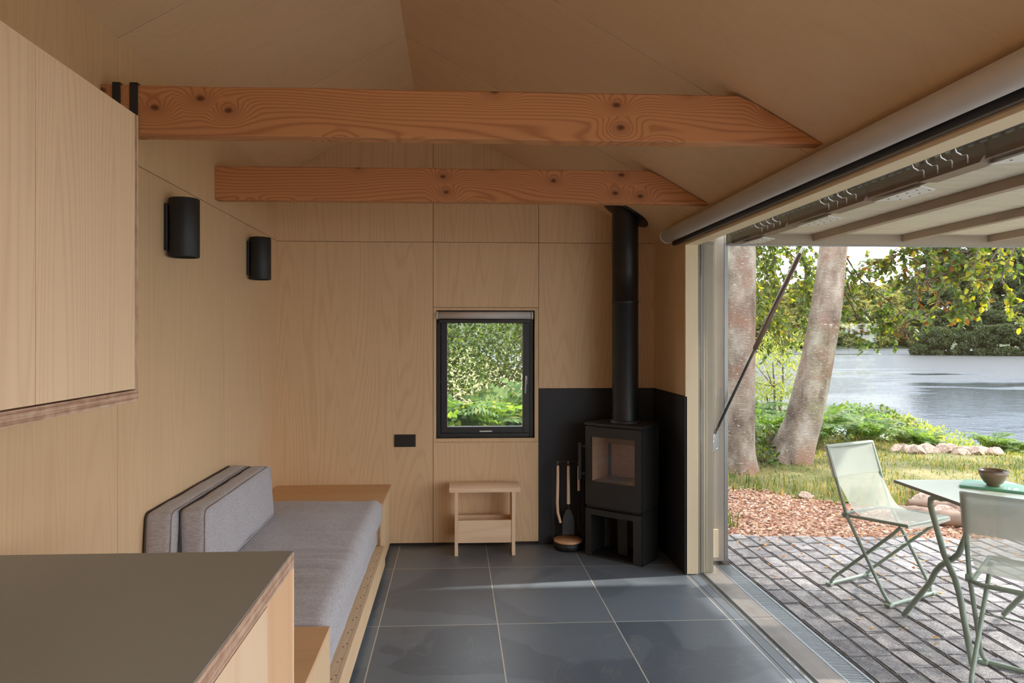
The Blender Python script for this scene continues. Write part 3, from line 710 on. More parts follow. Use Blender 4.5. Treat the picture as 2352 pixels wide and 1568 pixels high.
bowed(mb, -hw+.001, -hw+.045, .012, .322, -.004, .012, 4); bowed(mb, hw-.060, hw-.012, .012, .322, -.004, .012, 4); bowed(mb, -hw+.045, hw-.060, .285, .322, -.004, .012)
mb.build('log_store_frame', 'castiron', stv)
mb = MB(); mb.box(-.035, .035, .13, .145, .012, .325); mb.build('air_duct', 'castiron', stv)
for b_ in ((-hw+.03, hw-.03, D-.035, D-.02, .36, .86), (-hw+.018, -hw+.034, .03, D-.036, .36, .86), (hw-.034, hw-.018, .03, D-.036, .36, .86), (-hw+.0345, hw-.0345, .02, D-.036, .347, .50)):
    fbx = MB(); fbx.box(*b_); fbx.build('firebox_lining', 'firebrick', stv)
mb = MB(); mb.add([(-hw+.034, .03, .835), (hw-.034, .03, .835), (hw-.034, D-.036, .72), (-hw+.034, D-.036, .72), (-hw+.034, .03, .85), (hw-.034, .03, .85), (hw-.034, D-.036, .735), (-hw+.034, D-.036, .735)],
    [(0, 3, 2, 1), (4, 5, 6, 7), (0, 1, 5, 4), (1, 2, 6, 5), (2, 3, 7, 6), (3, 0, 4, 7)]); mb.build('baffle_plate', 'firebrick', stv)
mb = MB(); mb.bbox(-.09, .11, .05, .20, .5005, .512, .003); mb.build('grate', 'steel', stv)
# flue
fc = mid+Vector((-SU.y, SU.x))*.165
fz = RZ-(fc.x-RX)*SLR
fl = thing('stove_flue', 'straight black flue pipe rising from the stove to the sloping ceiling', 'flue', (fc.x, fc.y, .889))
fr_ = .0865
mb = MB(); mb.lathe([(fr_, 0), (fr_, .79), (fr_+.0025, .792), (fr_+.0025, .808), (fr_, .81), (fr_, 1.0)], seg=48)
vs = []; sg = 48      # upper length mitred to the roof slope
for k in range(sg):
    a_ = 2*PI*k/sg; x, y = fr_*math.cos(a_), fr_*math.sin(a_); vs.append((x, y, 1.0))
for k in range(sg):
    a_ = 2*PI*k/sg; x, y = fr_*math.cos(a_), fr_*math.sin(a_); vs.append((x, y, fz-.889-x*SLR+.012))
mb.smooth = True; mb.add(vs, [(k, (k+1) % sg, sg+(k+1) % sg, sg+k) for k in range(sg)]); mb.build('pipe', 'blackflue', fl)
mb = MB(); mb.lathe([(fr_+.012, .0), (fr_+.012, .014), (fr_, .018)], seg=48); mb.build('base_collar', 'castiron', fl)
mb = MB(); R = Matrix.Rotation(math.atan(SLR), 4, 'Y'); mb.T = Matrix.Translation((0, 0, fz-.889-.004)) @ R
mb.lathe([(fr_+.008, -.005), (.168, -.005), (.170, -.002), (.170, .003)], seg=48); mb.lathe([(fr_*.98, -.004), (.168, -.004)], seg=48)
mb.build('ceiling_collar', 'blackflue', fl)

# ------------------------------------------------------------------ companion set
cs = thing('fire_tool_stand', 'black round-based stand with a wooden disc between the stool and the stove', 'tool stand', (.778, 4.945, 0))
mb = MB(); mb.lathe([(0, 0), (.085, 0), (.098, .012), (.103, .05), (.098, .053), (.090, .050), (0, .050)], seg=40); mb.build('base_dish', 'black', cs)
mb = MB(); mb.lathe([(0, .052), (.094, .052), (.098, .056), (.098, .066), (.094, .070), (0, .070)], seg=40); mb.build('wooden_disc', 'alder_z', cs)
mb = MB(); mb.tube([(-.085, 0, .05), (-.104, 0, .07), (-.107, 0, .590), (-.100, 0, .602), (.100, 0, .602), (.107, 0, .590), (.104, 0, .07), (.085, 0, .05)], .004, 8); mb.build('frame', 'black', cs)
def tool(name, x, label, build):
    t_ = thing(name, label, 'fire tool', (.778+x, 4.940, .602), group='fire tools hanging on the stand'); build(t_); return t_
def loop(t_):
    mb = MB(); mb.tube([(.0, -.006, .005), (.004, -.004, -.01), (0, 0, -.03), (-.004, -.004, -.01), (0, -.006, .005)], .002, 6); mb.build('leather_loop', 'leather', t_)
def t1(t_):
    loop(t_); mb = MB(); mb.tube([(0, -.004, -.028), (-.001, -.004, -.15), (-.004, -.004, -.28), (.0, -.004, -.35), (.018, -.004, -.42)], [.009, .0105, .0105, .010, .0095], 10); mb.build('handle', 'pine_z', t_)
tool('fire_tongs', -.072, 'left fire tool: long bent wooden handle hanging on the black stand', t1)
def t2(t_):
    loop(t_); mb = MB(); mb.tube([(0, -.006, -.03), (.001, -.006, -.29)], [.009, .012], 10); mb.build('handle', 'pine_z', t_)
    mb = MB(); mb.tube([(.001, -.006, -.29), (.001, -.006, -.34)], .005, 8)
    pr2 = [(-.014, -.33), (.014, -.33), (.036, -.38), (.041, -.43), (.041, -.50), (-.041, -.50), (-.041, -.43), (-.036, -.38)]
    mb.prism(pr2, lambda u, v, d: (u, -.006+d, v), -.003, .003); mb.build('shovel_blade', 'castiron', t_)
tool('fire_shovel', 0, 'middle fire tool: wooden handled black shovel hanging on the stand', t2)
def t3(t_):
    loop(t_); mb = MB(); mb.tube([(0, -.006, -.03), (.001, -.006, -.20)], [.008, .0105], 10); mb.build('handle', 'pine_z', t_)
    mb = MB(); mb.tube([(.001, -.006, -.20), (.001, -.006, -.47)], .0035, 8); mb.build('rod', 'black', t_)
tool('fire_poker', .072, 'right fire tool: wooden handled poker nearest the stove door', t3)

# ------------------------------------------------------------------ big roller blind
ax, az = 1.340, 2.095
rb = thing('roller_blind', 'long white roller blind mounted above the wide glazed opening', 'blind', (ax, 1.2, az))
mb = MB(); mb.T = Matrix.Rotation(-PI/2, 4, 'X'); mb.lathe([(0, -3.0), (.0425, -3.0), (.0425, 3.298), (0, 3.298)], seg=48); mb.build('rolled_fabric', 'white', rb)
mb = MB(); mb.T = Matrix.Rotation(-PI/2, 4, 'X'); mb.lathe([(0, 3.298), (.045, 3.298), (.0465, 3.302), (.0465, 3.312), (.043, 3.318), (0, 3.318)], seg=48); mb.build('end_cap', 'whitecap', rb)
mb = MB(); mb.bbox(.0425, .0445, -3.0, 3.295, -.0175, .0, .0005); mb.build('fabric_drop', 'white', rb)
mb = MB(); mb.bbox(.038, .066, -3.0, 3.330, -.056, -.018, .004); mb.build('bottom_bar', 'darkbar', rb)

# ------------------------------------------------------------------ glazed sliding screen
gd = thing('door_1', 'x', 'door'); gd['kind'] = 'structure'; del gd['category']; del gd['label']
gd.location = (1.515, 1.5, 0)
mb = MB(); mb.box(1.511, 1.519, -3.3, 4.385, -.010, 2.055); loc_build(mb, 'pane', 'glass', gd)
mb = MB(); mb.prism([(1.494, -.05), (1.5365, -.05), (1.5365, .0015), (1.5335, .0015), (1.5335, -.012), (1.4965, -.012), (1.4965, .0015), (1.494, .0015)], lambda u, v, d: (u, d, v), -3.4, 4.40); loc_build(mb, 'floor_track', 'alu', gd)
mb = MB(); mb.bbox(1.492, 1.5105, 4.385, 4.60, .001, 2.05, .001); loc_build(mb, 'side_channel', 'sidegrey', gd)
mb = MB(); mb.bbox(1.5195, 1.598, 4.40, 4.60, .001, 2.05, .001); loc_build(mb, 'side_channel', 'sidegrey', gd)
mb = MB(); mb.bbox(1.492, 1.5105, -3.3, 4.36, 2.040, 2.09, .001); loc_build(mb, 'head_channel', 'alu', gd)
mb = MB(); mb.bbox(1.5195, 1.538, -3.3, 4.36, 2.040, 2.09, .001); loc_build(mb, 'head_channel', 'alu', gd)
# threshold and drain
mb = MB()
for a, b in ((-3.4, .99), (.994, 1.89), (1.894, 2.79), (2.794, 3.694), (3.698, 4.60)): mb.bbox(1.5375, 1.657, a, b, -.10, -.002, .002)
struct(mb.build('threshold', 'stone'))
gt = thing('drain_channel', 'slotted steel drain grating running along the outside of the threshold', 'drain', (1.716, 1.0, -.004))
mb = MB(); mb.bbox(1.660, 1.673, -3.4, 4.56, -.03, -.003, .001); loc_build(mb, 'side_rail', 'steel', gt)
mb = MB(); mb.bbox(1.763, 1.776, -3.4, 4.56, -.03, -.003, .001); loc_build(mb, 'side_rail', 'steel', gt)
mb = MB(); y = -.3
while y < 4.55:
    mb.box(1.673, 1.763, y, y+.0075, -.022, -.005); y += .0145
mb.box(1.7165, 1.7195, -.3, 4.55, -.030, -.012); mb.box(1.673, 1.763, -.3, 4.56, -.052, -.045)
loc_build(mb, 'slotted_grate', 'steel', gt)

# ------------------------------------------------------------------ posts outside, header, hatch
pp = thing('door_post', 'weathered two-piece timber post beside the glass, carrying the strut plate', 'post', (1.65, 4.68, 0))
mb = MB(); mb.bbox(1.600, 1.6725, 4.60, 4.70, .008, 2.16, .002); loc_build(mb, 'inner_timber', 'pale_z', pp)
mb = MB(); mb.bbox(1.675, 1.742, 4.60, 4.74, .008, 2.16, .002); loc_build(mb, 'outer_timber', 'grey_z', pp)
mb = MB(); mb.bbox(1.7425, 1.767, 4.598, 4.74, .008, 2.16, .001); loc_build(mb, 'edge_strip', 'alu', pp)
mb = MB(); mb.bbox(1.602, 1.695, 4.575, 4.5995, .038, .219, .002); loc_build(mb, 'packing_block', 'pale_z', pp)
mb = MB(); mb.box(1.50, 1.60, 4.75, 5.3, -.1, 2.2); struct(mb.build('wall_outer', 'grey_z'))
plt = thing('strut_plate', 'galvanised plate screwed to the timber post, holding the strut foot', 'bracket', (1.648, 4.59, .79))
mb = MB(); mb.bbox(1.599, 1.703, 4.594, 4.5995, .718, .860, .001); loc_build(mb, 'plate', 'steel', plt)
for x, z in ((1.614, .736), (1.688, .736), (1.614, .843), (1.688, .843)):
    mb = MB(); mb.T = Matrix.Translation((x, 4.594, z)) @ Matrix.Rotation(PI/2, 4, 'X'); mb.lathe([(.007, 0), (.006, .004), (0, .005)], seg=10); loc_build(mb, 'screw', 'chrome', plt)
gs = thing('gas_strut', 'long dark gas strut propping open the timber hatch', 'strut', (1.66, 4.57, .79))
p0, p1 = Vector((1.648, 4.575, .789)), Vector((2.200, 4.470, 2.025)); dd = (p1-p0).normalized(); LL = (p1-p0).length
mb = MB(); mb.tube([p0, p0+dd*.05], .009, 10); mb.tube([p0+Vector((0, .02, 0)), p0+Vector((0, -.012, 0))], .013, 12); loc_build(mb, 'end_joint', 'chrome', gs)
mb = MB(); mb.tube([p1, p1-dd*.05], .008, 10); loc_build(mb, 'end_joint', 'chrome', gs)
mb = MB(); mb.tube([p0+dd*.04, p0+dd*LL*.48], .0085, 12); loc_build(mb, 'rod', 'strutthin', gs)
mb = MB(); mb.tube([p0+dd*LL*.475, p0+dd*LL*.485, p0+dd*(LL-.045), p1-dd*.04], [.010, .0165, .0165, .012], 14); loc_build(mb, 'cylinder', 'strut', gs)
# header above the opening
mb = MB(); mb.bbox(1.540, 1.690, -3.4, 4.74, 2.102, 2.20, .002); struct(mb.build('trim_3', 'soff_x'))
# raised hatch
YF = 4.440; ZS = 2.10; YH = 1.30
ht = thing('hatch_canopy', 'large timber hatch raised level as a canopy over the patio', 'hatch', (2.7, 2.0, 2.1))
mb = MB(); y = YH
while y < YF-.02:
    mb.bbox(1.775, 3.83, y, min(y+.0875, YF-.02), ZS, ZS+.018, .004); y += .0945
loc_build(mb, 'soffit_boards', 'soff_x', ht)
for x in (2.23, 2.80, 3.36):
    mb = MB(); mb.bbox(x, x+.045, YH, YF-.042, ZS-.044, ZS-.0005, .002); loc_build(mb, 'rail', 'grey_y', ht)
mb = MB(); mb.bbox(1.70, 3.87, YF-.04, YF, ZS-.062, ZS+.02, .002); loc_build(mb, 'end_rail', 'grey_x', ht)
mb = MB(); mb.bbox(1.695, 3.88, YF+.0005, YF+.006, ZS-.072, ZS+.05, .001); loc_build(mb, 'edge_trim', 'alu', ht)
mb = MB(); mb.bbox(3.832, 3.87, YH, YF-.042, ZS-.062, ZS+.02, .002); loc_build(mb, 'outer_rail', 'grey_y', ht)
mb = MB(); mb.box(1.70, 3.88, YH, YF, ZS+.0205, ZS+.05); loc_build(mb, 'outer_cladding', 'grey_y', ht)
# hinge-side rail: alternating packers, plates, knuckles
Y0 = [3.99, 3.27, 2.60, 1.95]
mb = MB(); mb.bbox(1.716, 1.772, YH, YF-.045, 2.036, 2.098, .002); loc_build(mb, 'hinge_rail', 'rustbrown', ht)
for i, y in enumerate(Y0):
    mb = MB(); mb.prism([(y-.33, 2.028), (y-.35, 2.045), (y-.35, 2.088), (y, 2.088), (y, 2.045), (y-.02, 2.028)], lambda u, v, d: (d, u, v), 1.706, 1.776); loc_build(mb, 'packer_block', 'rustbrown', ht)
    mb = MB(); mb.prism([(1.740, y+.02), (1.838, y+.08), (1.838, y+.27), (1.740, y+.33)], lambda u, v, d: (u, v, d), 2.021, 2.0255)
    loc_build(mb, 'fixing_plate', 'platelit', ht)
    for k in range(4):
        for xx in (1.765, 1.815):
            mb = MB(); mb.lathe([(.0055, 0), (0, -.002)], (xx, y+.08+k*.06, 2.0208), 8); loc_build(mb, 'plate_screw', 'gap', ht)
hg = thing('piano_hinge', 'long galvanised hinge joining the hatch to the wall head', 'hinge', (1.70, 2.0, 2.06))
for k in range(0, 111, 2):
    y = YH+k*.0275; mb = MB(); mb.tube([(1.703, y, 2.093), (1.703, y+.024, 2.093)], .006, 8); loc_build(mb, 'hinge_knuckle', 'steel', hg)
for i, y in enumerate(Y0):
    mb = MB(); mb.prism([(1.590, y+.08), (1.698, y+.02), (1.698, y+.42), (1.590, y+.36)], lambda u, v, d: (u, v, d), 2.094, 2.099); loc_build(mb, 'hinge_leaf', 'steel', hg)
proto = None
for i, y in enumerate(Y0):
    for k in range(4):
        o = thing('spring_clip', 'curled bright wire clip along the hinge line of the raised hatch', 'clip', (1.712, y-.05-.075*k, 2.04), group='wire clips along the hatch hinge') if proto is None else copy_tree(proto)
        if proto is None:
            proto = o; mb = MB(); pts = []
            mb.tube([(-.045, 0, .020), (-.040, 0, .006), (-.022, 0, -.002), (-.006, 0, .002), (-.001, 0, -.006), (-.001, 0, -.030)], .0035, 8); mb.build('wire', 'chrome', o)
        o.location = (1.712-.004, y-.05-.075*k, 2.068)

# ================================================================== outdoors
def shore(x): # lake edge: land for y < shore(x)
    pts = [(-30, 120), (2.0, 75), (4.5, 20), (6.5, 15.0), (10, 13.4), (14, 9.5), (19, 1), (22, -16)]
    if x <= pts[0][0]: return 120
    for (a, b), (c, d) in zip(pts, pts[1:]):
        if x <= c: return b+(d-b)*(x-a)/(c-a)
    return -40
def gz(x, y):
    d = shore(x)-y
    if x > 3: d = min(d, (24-x)*.9)
    k = max(0, min(1, 1-(d-.3)/6.0)); k = k*k*(3-2*k)
    z = -.03-1.45*k
    m = math.exp(-((x-3.4)**2/2.2+(y-7.9)**2/1.0))*.16
    r = max(0, min(1, (y-5.4)/1.2))
    if x < 1.8: z -= .0
    return z+(m+.02*mnoise.noise(Vector((x*1.3, y*1.3, 0)))+.01*mnoise.noise(Vector((x*5, y*5, 3))))*r
def terrain(name, x0, x1, y0, y1, res, mat, keep=None):
    nx = int((x1-x0)/res); ny = int((y1-y0)/res); vs = []; fs = []
    for i in range(nx+1):
        for j in range(ny+1):
            x = x0+(x1-x0)*i/nx; y = y0+(y1-y0)*j/ny; vs.append((x, y, gz(x, y)))
    for i in range(nx):
        for j in range(ny):
            x = x0+(x1-x0)*(i+.5)/nx; y = y0+(y1-y0)*(j+.5)/ny
            if keep and not keep(x, y): continue
            a = i*(ny+1)+j; fs.append((a, a+ny+1, a+ny+2, a+1))
    mb = MB(); mb.smooth = True; mb.add(vs, fs); o = mb.build(name, mat); return o
def in_gravel(x, y):
    return y < 6.95-.42*(x-2.2)+.12*math.sin(x*3.1)+.1*mnoise.noise(Vector((x*2, y*2, 1))) and x > 1.55 and x < 5.0
g1 = terrain('gravel_bed', 1.55, 5.2, 4.6, 7.8, .06, 'gravel', in_gravel); struct(g1)
in_lawn = lambda x, y: not in_gravel(x, y) and not (XL-.4 < x < 1.86 and y < 5.3) and not (x < 5.0 and 1.5 < x and y < 4.75)
def gz2(x, y): return gz(x, y)
struct(terrain('ground_lawn', -12, 26, -16, 34, .16, 'lawn', lambda x, y: in_lawn(x, y) and y < shore(x)+2.5))
mb = MB(); mb.box(-60, -11.9, -40, 140, -.4, -.05); mb.box(-12, 2.5, 34, 110, -.4, -.06); struct(mb.build('ground_outer', 'lawn'))
mb = MB(); mb.add([(-2, 8, -1.0), (420, -140, -1.0), (420, 420, -1.0), (-200, 420, -1.0), (-200, 75, -1.0)], [(0, 1, 2, 3, 4)]); wtr = struct(mb.build('lake', 'water'))

# patio of setts in courses running away from the house side
rnd = random.Random(11); mb = MB()
x = 1.790
def far_edge(x): return 5.255-.115*(x-2.1)
while x < 6.4:
    w = .114; y = -1.2+rnd.random()*.2
    while y < far_edge(x):
        l = rnd.choice((.18, .20, .22, .25))*rnd.uniform(.92, 1.08); y1 = min(y+l, far_edge(x)+rnd.uniform(-.01, .01))
        if y1-y > .06:
            bm = bmesh.new(); bmesh.ops.create_cube(bm, size=1)
            g_ = .0038; tz = rnd.uniform(-.004, .004); tx = rnd.uniform(-.003, .003)
            for v in bm.verts:
                v.co = Vector((x+g_+(w-2*g_)*(v.co.x+.5)+rnd.uniform(-.0025, .0025), y+g_*.7+(y1-y-1.4*g_)*(v.co.y+.5)+rnd.uniform(-.006, .006), -.075+.071*(v.co.z+.5)+(tz+rnd.uniform(-.002, .002) if v.co.z > 0 else 0)))
            bmesh.ops.bevel(bm, geom=[e for e in bm.edges if (e.verts[0].co.z > -.03 or e.verts[1].co.z > -.03)], offset=.007, segments=2, affect='EDGES')
            mb.bm(bm)
        y = y1
    x += w+.002
struct(mb.build('patio', 'sett'))
mb = MB(); mb.box(1.54, 6.42, -1.3, 5.0, -.2, -.014); mb.box(1.78, 3.6, 5.0, 5.08, -.2, -.014); struct(mb.build('patio_bed', 'joint'))

# ------------------------------------------------------------------ garden chairs
def vlerp(a, b, t_): return tuple(a[i]+(b[i]-a[i])*t_ for i in range(3))
def garden_chair(label, loc, rz):
    t_ = thing('folding_chair', label, 'chair', loc, rz, 'sage green folding chairs')
    Wd = .205; r = .0095
    for s_ in (-1, 1):
        mb = MB(); mb.tube([(s_*Wd, -.262, .815), (s_*Wd, -.200, .628), (s_*Wd, -.142, .448), (s_*Wd, -.105, .385), (s_*Wd, .075, .075), (s_*(Wd-.004), .100, .035), (s_*(Wd-.022), .112, .012)], r, 10); mb.build('back_post', 'sagemetal', t_)
        mb = MB(); mb.tube([(s_*(Wd-.024), .165, .444), (s_*(Wd-.024), .120, .395), (s_*(Wd-.024), -.235, .060), (s_*(Wd-.028), -.258, .030), (s_*(Wd-.045), -.268, .012)], r, 10); mb.build('seat_leg', 'sagemetal', t_)
        mb = MB(); mb.bbox(s_*Wd-.014, s_*Wd+.014, -.160, -.126, .428, .462, .006); mb.build('pivot_joint', 'sagemetal', t_)
    mb = MB(); mb.tube([(-Wd+.012, .112, .011), (Wd-.012, .112, .011)], .0105, 10)
    for s_ in (-1, 1): mb.bbox(s_*(Wd-.004)-.02, s_*(Wd-.004)+.02, .092, .128, 0, .018, .006)
    mb.build('front_foot_bar', 'sagemetal', t_)
    mb = MB(); mb.tube([(-Wd+.04, -.268, .011), (Wd-.04, -.268, .011)], .0105, 10)
    for s_ in (-1, 1): mb.bbox(s_*(Wd-.028)-.018, s_*(Wd-.028)+.018, -.286, -.250, 0, .018, .006)
    mb.build('rear_foot_bar', 'sagemetal', t_)
    # seat frame: one bent tube; back top bar; thin brace
    z = .446
    mb = MB(); mb.tube([(-Wd+.014, .200, z+.012), (-Wd+.014, -.14, z-.006), (-Wd+.018, -.175, z-.008), (-Wd+.05, -.192, z-.010), (Wd-.05, -.192, z-.010), (Wd-.018, -.175, z-.008), (Wd-.014, -.14, z-.006), (Wd-.014, .200, z+.012)], r, 10)
    mb.tube([(-Wd+.014, .200, z+.010), (Wd-.014, .200, z+.010)], r, 10); mb.build('seat_frame', 'sagemetal', t_)
    mb = MB(); mb.tube([(-Wd, -.262, .815), (Wd, -.262, .815)], r, 10); mb.build('top_bar', 'sagemetal', t_)
    mb = MB(); mb.tube([(-Wd+.024, .07, .352), (Wd-.024, .07, .352)], .004, 8); mb.build('brace', 'sagemetal', t_)
    mb = MB(); mb.tube([(-Wd+.02, -.02, .265), (Wd-.02, -.02, .265)], .004, 8); mb.build('brace', 'sagemetal', t_)
    # sling
    prof = [(-.266, .822, 1), (-.250, .770, 1), (-.222, .690, 1), (-.205, .640, 1), (-.180, .60, .965), (-.150, .55, .95), (-.128, .51, .94), (-.108, .480, .935), (-.080, .458, .935), (-.03, .449, .935), (.05, .452, .935), (.13, .456, .935), (.19, .462, .935), (.208, .459, .935), (.212, .440, .93)]
    n = 12; vs = []; fs = []
    for (y, zz, kx) in prof:
        for i in range(n+1):
            u = 2*i/n-1; sag = (1-u*u)*.012
            if zz > .5: vs.append((u*(Wd+.003)*kx, y-sag*.8, zz-(.004 if zz > .8 else 0)*(1-u*u)))
            else: vs.append((u*(Wd+.003)*kx, y, zz-sag*.9+.004))
    for j in range(len(prof)-1):
        for i in range(n): a = j*(n+1)+i; fs.append((a, a+1, a+n+2, a+n+1))
    mb = MB(); mb.smooth = True; mb.add(vs, fs); o = mb.build('sling', 'sling', t_)
    # double sleeve that slips over the posts at the top of the back
    vs = []; fs = []
    pr3 = [(-.270, .822), (-.256, .776), (-.232, .700), (-.214, .644)]
    for (y, zz) in pr3:
        for i in range(n+1):
            u = 2*i/n-1; vs.append((u*(Wd+.011), y-.008-(1-u*u)*.002, zz+.004))
    m_ = len(vs)
    for (y, zz) in pr3:
        for i in range(n+1):
            u = 2*i/n-1; vs.append((u*(Wd+.011), y+.014-(1-u*u)*.016, zz+.004))
    for j in range(3):
        for i in range(n):
            a = j*(n+1)+i; fs.append((a, a+1, a+n+2, a+n+1)); a += m_; fs.append((a, a+n+1, a+n+2, a+1))
    for i in range(n): fs.append((i, m_+i, m_+i+1, i+1))
    for j in range(3):
        for i in (0, n): a = j*(n+1)+i; fs.append((a, a+n+1, a+m_+n+1, a+m_))
    mb = MB(); mb.smooth = True; mb.add(vs, fs); mb.build('back_sleeve', 'sling', t_)
    return t_
garden_chair('sage green folding mesh chair beyond the table corner, seen from the front', (2.474, 3.975, 0), math.radians(-154.2))
garden_chair('sage green folding mesh chair nearest the glass, seen from behind', (2.414, 2.893, 0), math.radians(-47.0))

# ------------------------------------------------------------------ garden table
tx, ty, ta = 2.565, 3.375, math.radians(-2.5)
tb = thing('garden_table', 'small square sage green metal table on bent crossing tube legs', 'table', (tx, ty, 0), ta)
ht_ = .285
mb = MB(); mb.bbox(-ht_, ht_, -ht_, ht_, .6965, .711, .002); tt = mb.build('table_edge', 'sagedark', tb)
mb = MB(); mb.bbox(-ht_+.001, ht_-.001, -ht_+.001, ht_-.001, .7108, .7125, .0008); mb.build('tabletop', 'sagetop', tb)
def legpath(s_): # s_=+1: top at far side, foot near
    p = [(.115, .690), (.140, .675), (.140, .640), (-.055+.0, .40), (-.095, .33), (-.165, .24), (-.262, .02), (-.268, 0)]
    p = [(.10, .692), (.125, .688), (.142, .665), (.128, .60), (-.02, .435), (-.085, .375), (-.14, .315), (-.175, .25), (-.275, .0)]
    return p
LA = [(.09, .690), (.125, .688), (.145, .662), (.130, .600), (.02, .445), (-.08, .400), (-.15, .345), (-.19, .262), (-.285, .004)]
LA = [(.075, .690), (.118, .688), (.140, .665), (.128, .60), (-.005, .44), (-.10, .395), (-.165, .335), (-.195, .262), (-.285, .004)]
LAn = [(.020, .690), (.060, .688), (.080, .66), (.060, .58), (-.03, .44), (-.065, .41), (-.12, .36), (-.155, .30), (-.19, .22), (-.285, .004)]
T1p = [(-.06, .690), (-.02, .689), (.015, .672), (.020, .64), (-.085, .435), (-.12, .392), (-.165, .345), (-.195, .29), (-.212, .24), (-.285, .004)]
LB = [(-.12, .690), (-.17, .689), (-.205, .674), (-.215, .64), (-.200, .55), (-.150, .455), (-.115, .425), (-.02, .36), (.025, .315), (.065, .25), (.290, .004)]
for s_ in (-1, 1):
    off = -.255 if s_ < 0 else .27
    mb = MB(); mb.tube([(off, y, z) for y, z in T1p], .0135, 12); mb.build('leg', 'sagemetal', tb)
    mb = MB(); mb.tube([(off+.028, y, z) for y, z in LB], .0135, 12); mb.build('leg', 'sagemetal', tb)
mb = MB(); mb.tube([(-.255, -.06, .684), (.27, -.06, .684)], .008, 8); mb.build('under_rail', 'sagemetal', tb)
mb = MB(); mb.tube([(-.227, -.12, .684), (.298-.02, -.12, .684)], .008, 8); mb.build('under_rail', 'sagemetal', tb)

bk_ = thing('book', 'green-covered paperback lying on the sage table under the bowl', 'book', (2.665, 3.445, .7130), math.radians(-42))
bw, bh = .215, .275
mb = MB(); mb.bbox(-.135, .135, -.095, .095, .0010, .011, .0005); mb.build('pages', 'paper', bk_)
mb = MB(); mb.bbox(-.1355, .1355, -.0955, .0955, .0112, .0122, .0003); mb.bbox(-.1355, .1355, -.0955, .0955, 0, .001, .0003); mb.bbox(-.1362, .1362, -.0962, -.0948, 0, .0122, .0003); mb.build('cover', 'bookcover', bk_)
mb = MB()      # small pale title marks on the cover
for (x0, x1, y0, y1) in ((.045, .048, -.075, -.015), (.058, .068, -.07, -.045), (.058, .066, -.040, -.02), (.080, .098, -.075, -.05), (.080, .102, -.046, -.034), (.084, .098, -.030, -.016)):
    mb.box(x0, x1, y0, y1, .0122, .01235)
mb.build('cover_title', 'print', bk_)
bw_ = thing('bowl', 'brown glazed stoneware bowl standing on the green book', 'bowl', (2.655, 3.44, .7254))
mb = MB(); mb.lathe([(0, 0), (.026, 0), (.029, .003), (.029, .007), (.038, .014), (.052, .034), (.060, .056), (.0632, .074), (.061, .075), (.057, .056), (.047, .034), (.030, .016), (0, .012)], seg=40); mb.build('bowl_body', 'glaze', bw_)
mb = MB(); mb.lathe([(.0635, .0715), (.0638, .0745), (.0622, .0765), (.0606, .0745)], seg=40); mb.build('rim', 'glazedark', bw_)

# ================================================================== plants
def leaf_add(vs, fs, p, d, up, L, w):     # one folded leaf
    d = d.normalized(); s_ = d.cross(up)
    if s_.length < 1e-4: s_ = d.cross(Vector((1, 0, 0)))
    s_.normalize(); n_ = s_.cross(d); o = len(vs)
    vs.extend([p, p+d*L*.35+s_*w*.5-n_*w*.12, p+d*L*.75+s_*w*.36-n_*w*.1, p+d*L, p+d*L*.75-s_*w*.36-n_*w*.1, p+d*L*.35-s_*w*.5-n_*w*.12, p+d*L*.5+n_*w*.05])
    fs.extend([(o, o+1, o+6), (o+1, o+2, o+6), (o+2, o+3, o+6), (o+3, o+4, o+6), (o+4, o+5, o+6), (o+5, o, o+6)])
def leaf_quad(vs, fs, p, d, up, L, w):
    d = d.normalized(); s_ = d.cross(up)
    if s_.length < 1e-4: s_ = d.cross(Vector((1, 0, 0)))
    s_.normalize(); o = len(vs)
    vs.extend([p, p+d*L*.5+s_*w*.5, p+d*L, p+d*L*.5-s_*w*.5]); fs.append((o, o+1, o+2, o+3))
def rv(r): return Vector((r.uniform(-1, 1), r.uniform(-1, 1), r.uniform(-1, 1)))
def raw(vs, fs, name, mats, parent=None, smooth=False):
    mb = MB(); mb.v = [tuple(v) for v in vs]; mb.f = fs; mb.mi = [0]*len(fs); mb.sm = [smooth]*len(fs); return mb.build(name, mats, parent)

def trunk(name, pts, rad, label, seed):
    t_ = thing(name, label, 'tree', pts[0]); r = random.Random(seed)
    P = []; n = 40; base = Vector(pts[0])
    for i in range(n+1):
        f = i/n*(len(pts)-1); k = min(int(f), len(pts)-2); u = f-k
        p = Vector(pts[k]).lerp(Vector(pts[k+1]), u*u*(3-2*u)*.5+u*.5); R_ = rad[k]+(rad[k+1]-rad[k])*u; P.append((p-base, R_))
    sg = 28; vs = []; fs = []
    for i, (p, R_) in enumerate(P):
        for k in range(sg):
            a_ = 2*PI*k/sg; q = 1+.07*mnoise.noise(Vector((math.cos(a_)*1.2, math.sin(a_)*1.2, p.z*.9+seed)))+.03*mnoise.noise(Vector((math.cos(a_)*3, math.sin(a_)*3, p.z*3+seed)))
            if p.z < .35: q += .35*(1-p.z/.35)**2*(1+.5*math.sin(a_*5+seed))*.6
            vs.append(Vector((p.x+R_*q*math.cos(a_), p.y+R_*q*math.sin(a_), p.z)))
    for i in range(n):
        for k in range(sg): k2 = (k+1) % sg; fs.append((i*sg+k, i*sg+k2, (i+1)*sg+k2, (i+1)*sg+k))
    raw(vs, fs, 'trunk', 'bark', t_, True)
    return t_, base
